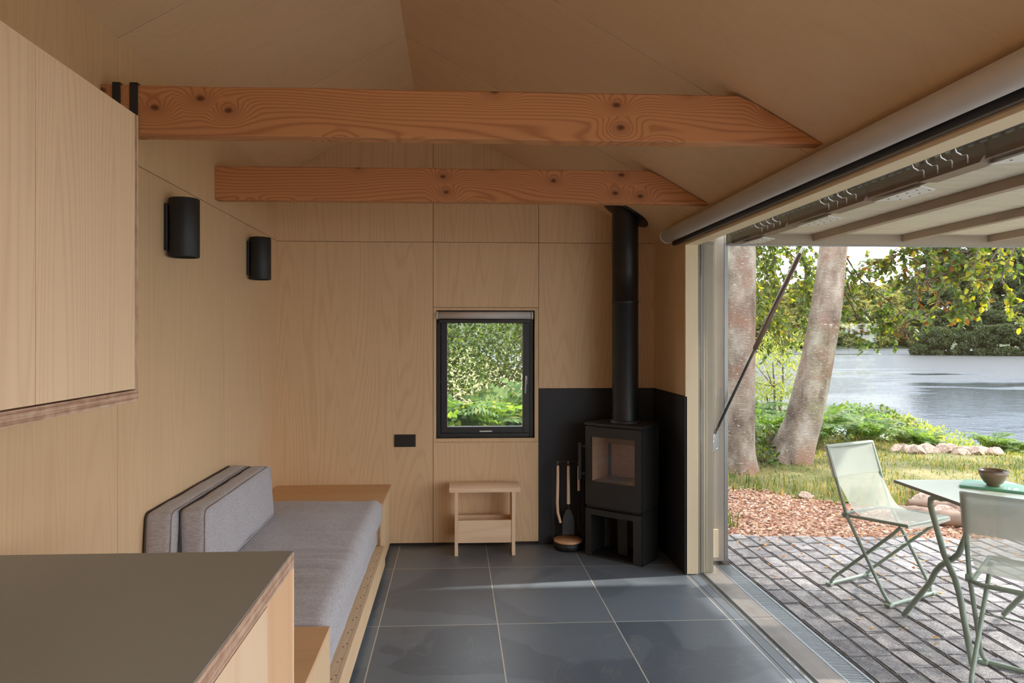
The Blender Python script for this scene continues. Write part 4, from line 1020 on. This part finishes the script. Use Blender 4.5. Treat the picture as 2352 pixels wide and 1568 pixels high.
def spray(t_, base, paths, leafn, L, w, mats, seed, name='foliage', spread=.32, twr=.008):
    """branch polylines (world) with side twigs and leaves"""
    r = random.Random(seed); tw = MB(); out = {m: ([], []) for m, _ in mats}
    wts = [x_ for _, x_ in mats]; names = [m for m, _ in mats]
    tot = 0
    for pth in paths:
        P = [Vector(p)-base for p in pth]
        tw.tube([p for p in P], [twr*(1.6-1.1*i/(len(P)-1)) for i in range(len(P))], 6, cap=False)
        ln = sum((P[i+1]-P[i]).length for i in range(len(P)-1)); n = max(3, int(ln/.085))
        for i in range(n):
            f = (i+r.random())/n*(len(P)-1); k = min(int(f), len(P)-2); q = P[k].lerp(P[k+1], f-k); d0 = (P[k+1]-P[k]).normalized()
            d = (d0*.6+rv(r)*.9+Vector((0, 0, -.18))).normalized(); tl = spread*r.uniform(.5, 1.25)
            e = q+d*tl; e.z -= tl*.25; mdl = q.lerp(e, .5); mdl.z += tl*.06
            tw.tube([q, mdl, e], [.0035, .0025, .0015], 4, cap=False)
            m_ = max(2, int(leafn*tl/spread))
            for j in range(m_):
                u = (j+.6)/m_; b = (q.lerp(mdl, u*2) if u < .5 else mdl.lerp(e, u*2-1))+rv(r)*.012
                nm = r.choices(names, wts)[0]; vv, ff = out[nm]
                ld = (d*.4+rv(r)*.8+Vector((0, 0, -.35)))
                s_ = r.uniform(.7, 1.15); leaf_add(vv, ff, b, ld, Vector((0, 0, 1))+rv(r)*.6, L*s_, w*s_)
    tw.build('branches', 'twig', t_)
    for nm, (vv, ff) in out.items():
        if vv: raw(vv, ff, name, nm, t_)

def at(px, py, Y):        # picture position -> the point standing at distance Y
    th = math.atan(84/1660); a_ = (px-1129)/1660; b_ = -(py-773)/1660
    d = Vector((a_*math.cos(th)+math.sin(th), -a_*math.sin(th)+math.cos(th), b_)); return Vector((0, 0, H))+d*(Y/d.y)
gnd = lambda x, y: Vector((x, y, gz(x, y)))
# left beech
P8_ = lambda px, py, y=9.3: tuple(at(px, py, y))
b0 = at(1690, 1100, 7.45); b0.z = gz(b0.x, b0.y)-.05
t1_, bs = trunk('beech_tree', [tuple(b0), tuple(at(1698, 900, 7.5)), tuple(at(1701, 700, 7.5)), tuple(at(1704, 560, 7.55)), tuple(at(1708, 100, 7.6))], [.20, .155, .145, .140, .125], 'straight beech trunk nearest the timber post, with loose foliage behind', 3)
spray(t1_, bs, [[tuple(at(1705, 480, 7.7)), tuple(at(1760, 540, 8.1)), tuple(at(1800, 640, 8.5))], [tuple(at(1705, 520, 7.7)), tuple(at(1760, 600, 8.3)), tuple(at(1770, 740, 8.8))],
     [tuple(at(1710, 450, 7.8)), tuple(at(1830, 520, 8.6)), tuple(at(1850, 620, 9.0)), tuple(at(1840, 730, 9.2))], [tuple(at(1712, 600, 7.8)), tuple(at(1750, 690, 8.6)), tuple(at(1810, 780, 9))],
     [tuple(at(1700, 480, 7.9)), tuple(at(1790, 560, 9)), tuple(at(1880, 640, 9.4)), tuple(at(1870, 700, 9.6))], [P8_(1740, 520), P8_(1775, 590), P8_(1790, 690), P8_(1765, 760)], [P8_(1790, 500), P8_(1840, 570), P8_(1860, 650), P8_(1850, 700)], [P8_(1745, 560), P8_(1760, 620), P8_(1740, 700)]], 17, .075, .05, [('leaf', 9), ('leafy', 1.2)], 5, spread=.42)
# leaning beech
b1 = at(1808, 1098, 7.75); b1.z = gz(b1.x, b1.y)-.05
t2_, bs2 = trunk('beech_tree', [tuple(b1), tuple(at(1846, 960, 7.7)), tuple(at(1878, 820, 7.65)), tuple(at(1898, 700, 7.6)), tuple(at(1914, 565, 7.6)), tuple(at(1960, 150, 7.5))], [.235, .190, .165, .155, .140, .12], 'beech trunk leaning to the right behind the folding chair', 7)
P8 = lambda px, py, y=8.3: tuple(at(px, py, y))
spray(t2_, bs2, [
    [P8(1925, 560, 7.7), P8(1975, 640), P8(2040, 690), P8(2100, 742)], [P8(1935, 620, 7.8), P8(1960, 690), P8(2010, 740), P8(2060, 750)],
    [P8(1930, 600, 7.8), P8(1965, 640), P8(1985, 615), P8(2030, 600)], [P8(1935, 660, 7.9), P8(1965, 720), P8(1990, 770)]], 14, .075, .05, [('leaf', 9), ('leafy', .6), ('leafbrown', .9)], 15, spread=.26)
# overhanging branches from a beech standing off to the right
b3 = Vector((10.4, 8.4, gz(10.4, 8.4)-.05))
t3_, bs3 = trunk('beech_tree', [tuple(b3), (10.3, 8.4, 2), (10.0, 8.3, 4), (9.6, 8.2, 7)], [.25, .2, .18, .12], 'overhanging beech boughs with yellowing leaves at upper right above the lake', 9)
Q = lambda px, py, y=7.6: tuple(at(px, py, y))
spray(t3_, bs3, [
    [(9.9, 8.3, 4.4), Q(2500, 430, 7.8), Q(2330, 480), Q(2180, 540), Q(2090, 570), Q(2030, 600)],
    [Q(2330, 480), Q(2260, 560), Q(2190, 620), Q(2120, 650), Q(2080, 640)],
    [Q(2300, 500), Q(2240, 600), Q(2190, 670), Q(2200, 725)], [Q(2180, 540), Q(2140, 590), Q(2110, 640)],
    [Q(2200, 540), Q(2170, 590), Q(2130, 600), Q(2075, 590)], [Q(2250, 540), Q(2230, 600), Q(2160, 670), Q(2150, 700)], [Q(2300, 520), Q(2220, 580), Q(2150, 560), Q(2060, 575)], [Q(2350, 540), Q(2300, 600), Q(2250, 660), Q(2215, 700)]], 13, .075, .052, [('leaf', 8), ('leafy', 2), ('leafbrown', 1)], 21, spread=.24)
spray(t3_, bs3, [
    [Q(2500, 430, 7.8), Q(2400, 500, 7.3), Q(2330, 570, 7.2), Q(2300, 640, 7.2), Q(2318, 690, 7.2), Q(2338, 735, 7.2)], [Q(2400, 480, 7.4), Q(2300, 560, 7.3), Q(2250, 640, 7.3), Q(2262, 690, 7.3)],
    [Q(2330, 480, 7.4), Q(2250, 560, 7.3), Q(2235, 620, 7.3)]], 8, .075, .052, [('leaf', 3), ('leafy', 8)], 33, name='yellow_foliage', spread=.20)
spray(t3_, bs3, [[Q(2140, 560, 8.0), Q(2125, 640, 8.0), Q(2160, 690, 8.0), Q(2190, 735, 8)], [Q(2100, 600, 8.3), Q(2110, 680, 8.3), Q(2080, 745, 8.3), Q(2070, 770, 8.3)]], 6, .06, .035, [('leafbrown', 1)], 41, name='dried_foliage', spread=.12)

rr = random.Random(91); vs, fs = [], []  # unseen crown clumps, added out of view to dapple the sun
for c_, R_ in (((9.3, 3.9, 5.9), .9), ((9.6, 5.2, 6.4), 1.0), ((10.2, 2.9, 6.2), .8), ((9.9, 6.5, 6.2), 1.1), ((9.2, 1.6, 6.4), .9)):
    for i in range(520):
        d = rv(rr)
        leaf_add(vs, fs, Vector(c_)+d*R_-bs3, rv(rr), Vector((0, 0, 1))+rv(rr)*.6, .10*rr.uniform(.7, 1.2), .07)
raw(vs, fs, 'foliage', 'leaf', t3_)
mb = MB()
for e in ((9.3, 3.9, 5.9), (9.6, 5.2, 6.4), (10.2, 2.9, 6.2), (9.9, 6.5, 6.2), (9.2, 1.6, 6.4)): mb.tube([Vector((9.9, 8.3, 4.6))-bs3, Vector((9.9, 6.8, 5.4))-bs3, Vector(e)-bs3], [.06, .04, .015], 8)
mb.build('branches', 'twig', t3_)
# bracken
def fern_mesh(seed, nf=13, Lf=.85):
    r = random.Random(seed); vs = []; fs = []
    for k in range(nf):
        a_ = 2*PI*k/nf+r.uniform(-.3, .3); out = Vector((math.cos(a_), math.sin(a_), 0)); side = Vector((-out.y, out.x, 0))
        L_ = Lf*r.uniform(.65, 1.1); rise = r.uniform(.75, 1.25); n = 17; P = []
        for i in range(n+1):
            u = i/n; P.append(out*(L_*(.15*u+.62*u*u))+Vector((0, 0, L_*rise*(1.15*u-.62*u*u*u)))+side*(.05*math.sin(u*3+k)))
        for i in range(3, n):
            u = i/n; d = (P[min(i+1, n)]-P[i-1]).normalized(); pl_ = L_*.34*math.sin(PI*min(1, (u-.1)*1.05))**.8*(1-.25*u)
            for s_ in (-1, 1):
                dirn = (side*s_+d*.45+Vector((0, 0, -.18+r.uniform(-.15, .15)))).normalized(); nrm = dirn.cross(d)*s_
                m = 5; w_ = L_*.052
                for j in range(m):      # pinnules: short toothed lobes along each pinna
                    b = P[i]+dirn*pl_*(j/m); l2 = w_*(1-.7*j/m)+.006
                    o = len(vs); vs.extend([b, b+dirn*pl_/m*.9+d*l2, b+dirn*pl_/m*1.05, b+dirn*pl_/m*.9-d*l2]); fs.append((o, o+1, o+2, o+3))
        o = len(vs)
        for i in range(n): # rib
            w_ = .004; vs.extend([P[i]-side*w_, P[i]+side*w_, P[i+1]+side*w_, P[i+1]-side*w_]); q = len(vs)-4; fs.append((q, q+1, q+2, q+3))
    return vs, fs
fern_me = []
for sd in (1, 2, 3):
    vs, fs = fern_mesh(sd); o = raw(vs, fs, 'bracken_fern', 'fern'); fern_me.append(o.data); bpy.data.objects.remove(o)
def ferns(spots, label, group, seed):
    r = random.Random(seed)
    for (x, y, s_) in spots:
        o = bpy.data.objects.new('bracken_fern', fern_me[r.randrange(3)]); COL.objects.link(o)
        o.location = (x, y, gz(x, y)-.02); o.rotation_euler = (r.uniform(-.15, .15), r.uniform(-.15, .15), r.uniform(0, 6.28)); o.scale = (s_, s_, s_*r.uniform(.85, 1.15))
        tag(o, label, 'fern', group)
r = random.Random(77); sp = []
for i in range(34):
    y = r.uniform(9.6, 11.8); x = 5.1+(y-9)*.55+r.uniform(0, 2.4); sp.append((x, y, r.uniform(.45, .68)))
ferns(sp, 'light green bracken fern in the bank between the lawn and the lake', 'bracken on the lake bank', 5)
sp = [(r.uniform(3.3, 4.9), r.uniform(8.7, 10.6), r.uniform(.7, 1.0)) for i in range(16)]
ferns(sp, 'light green bracken fern growing behind and between the two beech trunks', 'bracken between the beeches', 6)
sp = [(r.uniform(-1.0, 1.6), r.uniform(6.6, 8.6), r.uniform(.8, 1.5)) for i in range(26)]
sp += [(r.uniform(.2, 1.1), r.uniform(6.9, 7.8), r.uniform(1.4, 1.75)) for i in range(5)]
ferns(sp, 'pale green bracken fern seen through the small window', 'bracken outside the window', 8)

def leaf_cloud(name, blobs, n, L, w, mat, label, cat, seed, group=None, quad=True, stems=True):
    """bush: leaves over the skins of several ellipsoid clumps, with woody stems"""
    base = Vector(blobs[0][0]); base.z = gz(base.x, base.y)
    t_ = thing(name, label, cat, tuple(base), group=group); r = random.Random(seed); vs, fs = [], []
    vol = [b[1]*b[2]*b[3] for b in blobs]
    for i in range(n):
        c_, rx, ry, rz_ = r.choices(blobs, vol)[0]
        d = rv(r)
        while d.length > 1 or d.length < .05: d = rv(r)
        q = d.length**.45; d.normalize(); k = 1+.25*mnoise.noise(d*2.2+Vector(c_))
        p = Vector(c_)+Vector((d.x*rx, d.y*ry, d.z*rz_))*q*k-base
        (leaf_quad if quad else leaf_add)(vs, fs, p, d*.4+rv(r), Vector((0, 0, 1))+rv(r)*.8, L*r.uniform(.7, 1.2), w*r.uniform(.7, 1.2))
    raw(vs, fs, 'foliage', mat, t_)
    if stems:
        mb = MB()
        for c_, rx, ry, rz_ in blobs:
            e = Vector(c_)-base; s0 = Vector((e.x*.35, e.y*.35, -.03)); mb.tube([s0, s0.lerp(e, .5)+Vector((.05, .03, .04)), e+Vector((0, 0, rz_*.5))], [.03, .02, .008], 6)
            for k in range(5):
                d = rv(r).normalized(); mb.tube([e*.8, e+Vector((d.x*rx, d.y*ry, d.z*rz_))*.8], [.012, .003], 5)
        mb.build('stems', 'twig', t_)
    return t_
# outside the small window
leaf_cloud('holly_bush', [((-.7, 8.8, .7), 1.2, .8, 1.2), ((-.4, 9.2, 1.9), 1.3, .8, 1.1), ((.0, 9.0, 2.6), .9, .7, .7)], 15000, .055, .03, 'shrub', 'dark glossy-leaved bush at the left behind the window', 'bush', 51)
leaf_cloud('willow_bush', [((1.3, 9.2, .8), 1.1, .8, 1.1), ((1.1, 9.3, 1.9), 1.1, .8, 1.0), ((.6, 9.6, 2.7), 1.3, .7, .8)], 15000, .06, .024, 'shrub', 'fine-leaved bush at the right behind the window', 'bush', 52)
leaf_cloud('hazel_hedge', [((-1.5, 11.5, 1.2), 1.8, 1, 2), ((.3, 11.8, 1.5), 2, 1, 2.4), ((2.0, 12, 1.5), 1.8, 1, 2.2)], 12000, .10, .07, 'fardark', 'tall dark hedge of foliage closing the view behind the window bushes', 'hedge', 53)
leaf_cloud('hazel_hedge', [((-2.2, 9.3, 1.2), 1.0, .9, 2.0), ((-3.6, 9.5, 1.4), 1.6, 1.2, 2.2), ((-5.6, 9.5, 1.4), 1.8, 1.2, 2.3)], 11000, .10, .07, 'shrub', 'tall leafy hedge farther along outside, beyond the bench end of the window', 'hedge', 57)
leaf_cloud('nettle_patch', [((-.2, 6.3, .12), .9, .45, .26), ((.7, 6.5, .12), .9, .5, .26)], 6000, .06, .035, 'fern', 'low bright green ground cover at the foot of the window view', 'plants', 54, stems=False)
# willow sapling and undergrowth between trunks
leaf_cloud('willow_sapling', [(tuple(at(1775, 860, 11)), .42, .4, .38), (tuple(at(1760, 930, 11)), .5, .4, .35), (tuple(at(1800, 800, 11.5)), .45, .4, .28)], 2600, .085, .022, 'willow', 'pale thin-leaved willow sapling between the two beech trunks', 'sapling', 61)
leaf_cloud('undergrowth', [(tuple(at(1750, 1060, 7.6)), .16, .2, .16), (tuple(at(1765, 1020, 7.9)), .16, .2, .2)], 420, .06, .042, 'leaf', 'leafy shoots sprouting between the bases of the two beech trunks', 'shoots', 62, quad=False)
leaf_cloud('seedling_patch', [(tuple(at(2185, 1150, 6.6)), .30, .2, .12)], 700, .055, .035, 'leaf', 'low leafy seedlings behind the logs and red rocks', 'plants', 66, quad=False, stems=False)
leaf_cloud('bramble_bush', [(tuple(at(1905, 1040, 9.6)), .6, .4, .3), (tuple(at(1990, 1000, 10.5)), .8, .5, .45)], 3200, .06, .04, 'leaf', 'low mixed bush to the right of the leaning beech', 'bush', 63)
leaf_cloud('bank_shrub', [(tuple(at(2120, 1035, 10.6)), .75, .5, .38), (tuple(at(2060, 1010, 11.2)), .6, .5, .4), (tuple(at(2190, 1060, 10.4)), .6, .5, .3)], 5200, .075, .03, 'willow', 'rounded green shrub on the bank behind the folding chair', 'bush', 64)
leaf_cloud('reed_tuft', [(tuple(at(2300, 1085, 9.0)), .8, .4, .18)], 1500, .12, .02, 'willow', 'waterside plants behind the table and bowl', 'plants', 65, stems=False)

# grass, chippings, fallen leaves (uncountable)
r = random.Random(5); vs, fs = [], []
def blade(x, y, h, w_=.006, zz=None):
    z = gz(x, y) if zz is None else zz; a_ = r.uniform(0, 6.28); l = Vector((math.cos(a_), math.sin(a_), 0)); ln = r.uniform(.1, .9)*h; s_ = Vector((-l.y, l.x, 0))*w_; o = len(vs)
    b = Vector((x, y, z-.01)); m_ = b+l*ln*.3+Vector((0, 0, h*.6)); e = b+l*ln+Vector((0, 0, h*.9))
    vs.extend([b-s_, b+s_, m_+s_*.8, m_-s_*.8, e]); fs.extend([(o, o+1, o+2, o+3), (o+3, o+2, o+4)])
cnt = 0
while cnt < 26000:
    x = r.uniform(2.2, 10.5); y = r.uniform(6.0, 12.5)
    if in_gravel(x, y+.12) or y > shore(x): continue
    if mnoise.noise(Vector((x*.9, y*.9, 7))) < -.12 and r.random() < .75: continue
    e_ = 6.95-.42*(x-2.2); near = max(0, 1-abs(y-e_-.25)/.45)
    blade(x, y, r.uniform(.03, .08)+.16*near*r.random(), .005); cnt += 1
o = raw(vs, fs, 'grass', 'grass'); tag(o, 'grass and dry tussocks between the red chippings and the lake bank', 'grass', kind='stuff')
vs, fs = [], []
for i in range(9000):
    x = r.uniform(-1.6, 2.2); y = r.uniform(5.5, 8); blade(x, y, r.uniform(.05, .2), .006)
o = raw(vs, fs, 'grass', 'grass'); tag(o, 'bright grass on the ground outside the small window', 'grass', kind='stuff')
vs, fs = [], []
for i in range(15000):
    x = r.uniform(1.75, 5.0); y = r.uniform(4.9, 7.4)
    if not in_gravel(x, y) or y < far_edge(x)+.02: continue
    s_ = r.uniform(.006, .019); c_ = Vector((x, y, gz(x, y)+s_*.2)); o = len(vs)
    a_ = r.uniform(0, 6.28); ux = Vector((math.cos(a_), math.sin(a_), r.uniform(-.3, .3)))*s_; uy = Vector((-math.sin(a_), math.cos(a_), r.uniform(-.3, .3)))*s_*r.uniform(.5, .9); uz = Vector((0, 0, s_*r.uniform(.35, .6)))
    vs.extend([c_-ux-uy*.6, c_+ux*.8-uy, c_+ux+uy*.7, c_-ux*.7+uy, c_+uz-ux*.4, c_+uz*1.1+ux*.4+uy*.2])
    fs.extend([(o, o+1, o+5, o+4), (o+1, o+2, o+5), (o+2, o+3, o+4, o+5), (o+3, o, o+4)])
o = raw(vs, fs, 'stone_chippings', 'chips'); tag(o, 'loose reddish stone chippings between the patio and the trees', 'chippings', kind='stuff')
vs, fs = [], []
for i in range(620):
    if i < 330: x = r.uniform(1.9, 4.6); y = r.uniform(4.9, 7.0)
    else: x = r.uniform(1.95, 4.6); y = r.triangular(3.0, 5.3, 5.2)
    z = (gz(x, y)+.015) if y > far_edge(x) else .006
    leaf_add(vs, fs, Vector((x, y, z)), Vector((r.uniform(-1, 1), r.uniform(-1, 1), r.uniform(-.1, .35))), Vector((0, 0, 1))+rv(r)*.4, r.uniform(.014, .036), r.uniform(.010, .022))
o = raw(vs, fs, 'fallen_leaves', 'fallen'); tag(o, 'scattered orange fallen leaves on the patio setts and chippings', 'leaves', kind='stuff')

# rocks
def rock_mesh(seed):
    bm = bmesh.new(); bmesh.ops.create_icosphere(bm, subdivisions=3, radius=1)
    for v in bm.verts:
        d = v.co.normalized(); k = 1+.45*mnoise.noise(d*1.1+Vector((seed*3.1, 0, 0)))+.15*mnoise.noise(d*3+Vector((0, seed, 0)))
        v.co = Vector((d.x*1.25*k, d.y*k, d.z*.62*k))
        for pl_ in (Vector((.6, .5, .6)), Vector((-.7, .2, .5)), Vector((.1, -.8, .5))):
            pl_ = pl_.normalized(); t_ = v.co.dot(pl_)-.62
            if t_ > 0: v.co -= pl_*t_*.85
    me = bpy.data.meshes.new('rock'); bm.to_mesh(me); bm.free(); me.materials.append(M['rock']); return me
rocks = [rock_mesh(i) for i in range(4)]
def rock(px, py, Y, s_, label, group):
    p = at(px, py, Y); o = bpy.data.objects.new('rock', rocks[r.randrange(4)]); COL.objects.link(o)
    o.location = (p.x, p.y, gz(p.x, p.y)+s_*.34); o.scale = (s_,)*3; o.rotation_euler = (r.uniform(-.2, .2), r.uniform(-.2, .2), r.uniform(0, 6)); tag(o, label, 'rock', group)
for i in range(26):
    f = i/25; px = 2060+f*230+r.uniform(-6, 6); rock(px, 1080, 9.15-.25*f+r.uniform(-.15, .2), r.uniform(.05, .12), 'pale pinkish rock in the row edging the lawn before the bank', 'rocks edging the lawn')
for i in range(24):
    px = 2085+r.uniform(0, 160); rock(px, 1150, 5.75+r.uniform(0, .8), r.uniform(.07, .15), 'reddish rock heaped by the patio edge behind the table', 'rocks by the patio edge')
for i in range(16):
    px = 1890+r.uniform(0, 120); rock(px, 1080, 8.1+r.uniform(0, .5), r.uniform(.03, .06), 'small pale stone on the grass right of the leaning beech', 'small stones by the leaning beech')
o_ = None
rock(1848, 1152, 6.45, .062, 'single squarish red rock on the edge of the chippings', None); bpy.context.scene.collection.objects[-1]
# logs
def log(name, pts, rads, label):
    base = Vector(pts[0]); t_ = thing(name, label, 'log', tuple(base), group='driftwood logs by the patio')
    mb = MB(); P = [Vector(p)-base for p in pts]; Q_ = []; R_ = []
    for i in range(len(P)-1):
        for k in range(6):
            u = k/6; Q_.append(P[i].lerp(P[i+1], u)+Vector((0, 0, .008*mnoise.noise(Vector((i+u, base.x, 0)))))); R_.append((rads[i]+(rads[i+1]-rads[i])*u)*(1+.18*mnoise.noise(Vector((i*3+u*4, base.y, 2)))))
    mb.tube(Q_+[P[-1]], R_+[rads[-1]], 14); mb.build('wood', 'bark_log', t_)
L1 = [at(2060, 1195, 5.75), at(2120, 1200, 5.62), at(2180, 1215, 5.5), at(2230, 1240, 5.42)]
log('log', [(p.x, p.y, gz(p.x, p.y)+.06) for p in L1], [.045, .06, .065, .05], 'weathered log lying along the patio edge, the nearer of two')
L2 = [at(2085, 1180, 6.0), at(2150, 1182, 5.95), at(2230, 1190, 5.85), at(2330, 1205, 5.75)]
log('log', [(p.x, p.y, gz(p.x, p.y)+.06) for p in L2], [.035, .055, .055, .04], 'weathered log behind the nearer one, among reddish rocks')

# ------------------------------------------------------------------ far shores
def crown_mesh(seed, n, mat, L=.62):
    """broad crown of overlapping leaf clumps, hanging nearly to the ground"""
    r2 = random.Random(seed); vs, fs = [], []; cl = []
    for k in range(20):
        a_ = r2.uniform(0, 6.28); zz = r2.uniform(.7, 6.6); q = 3.0*math.sqrt(max(.05, 1-((zz-2.6)/4.6)**2))*r2.uniform(.35, 1.0)
        cl.append((Vector((q*math.cos(a_), q*math.sin(a_), zz)), r2.uniform(.9, 1.6)))
    for i in range(n):
        c_, R_ = r2.choice(cl); d = rv(r2)
        while d.length < .1: d = rv(r2)
        q = min(1, d.length)**.25; d.normalize(); d.z = d.z*.8+.15; p = c_+Vector((d.x*R_, d.y*R_, d.z*R_*.75))*q
        leaf_quad(vs, fs, p, d*.4+rv(r2)+Vector((0, 0, -.2)), d+rv(r2)*.6, L*r2.uniform(.6, 1.2), L*.7*r2.uniform(.6, 1.2))
    o = raw(vs, fs, 'foliage', mat); me = o.data; bpy.data.objects.remove(o); return me
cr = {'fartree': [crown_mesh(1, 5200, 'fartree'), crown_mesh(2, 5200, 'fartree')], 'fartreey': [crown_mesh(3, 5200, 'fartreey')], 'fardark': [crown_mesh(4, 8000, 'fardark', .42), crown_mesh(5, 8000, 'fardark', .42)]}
mb = MB(); mb.tube([(0, 0, -.5), (.1, 0, 2), (0, .1, 5)], [.28, .2, .08], 8); o = mb.build('trunk', 'twig'); trunk_me = o.data; bpy.data.objects.remove(o)
def far_tree(x, y, z, s_, kind, label, group, rr):
    t_ = thing('broadleaf_tree', label, 'tree', (x, y, z), rr.uniform(0, 6.28), group); t_.scale = (s_*rr.uniform(.9, 1.2), s_*rr.uniform(.9, 1.2), s_*rr.uniform(.85, 1.15))
    for nm, me in (('foliage', rr.choice(cr[kind])), ('trunk', trunk_me)):
        o = bpy.data.objects.new(nm, me); COL.objects.link(o); o.parent = t_
rr = random.Random(3)
# left far shore (about 150 m), rising wooded slope
for row in range(5):
    for i in range(17):
        x = 55+i*4.2+rr.uniform(-1.5, 1.5)+row*1.5; y = 152+row*7+rr.uniform(-2, 2)-max(0, i-9)*.0
        z = -1.0+row*2.3+rr.uniform(-.3, .3)
        px = 1045+1660*x/y
        if px > 2150: continue
        k = 'fartreey' if rr.random() < (.18+.5*max(0, (px-1930)/200)) else 'fartree'
        far_tree(x, y, z, .85+row*.03, k, 'green and gold tree in the wood on the far left shore', 'woodland on the far left shore', rr)
# right shore (about 90 m), wooded headland with backlit shade put into its leaf colour
for row in range(6):
    for i in range(24):
        y = 95+row*4.5-min(i, 12)*1.2+rr.uniform(-1, 1); x = 61+i*3.7+row*3.3+rr.uniform(-1, 1)
        if row == 0: x = 61.0+i*2.6
        z = (-1.5 if row else -2.3)+row*2.3+i*.12
        x += 2.5
        if 1045+1660*x/y < 2085+row*20: continue
        far_tree(x, y, z, .62+.05*row, 'fardark', 'green tree coloured as backlit in the wood on the right-hand headland', 'woodland on the right headland', rr)
mb = MB()
mb.smooth = True
mb.add([(40, 149, -1.1), (140, 149, -1.1), (160, 200, 9), (30, 200, 9), (-90, 150, -1.1), (-90, 200, 9)], [(0, 1, 2, 3), (4, 0, 3, 5)])
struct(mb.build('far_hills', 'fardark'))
# trees along the bank on the near left, far side of the bay
for i in range(10):
    far_tree(20+i*3.6, 118-i*.3+rr.uniform(-2, 2), -1.0, .9, 'fartree', 'green tree on the shore glimpsed between the beech trunks', 'trees glimpsed between the beeches', rr)
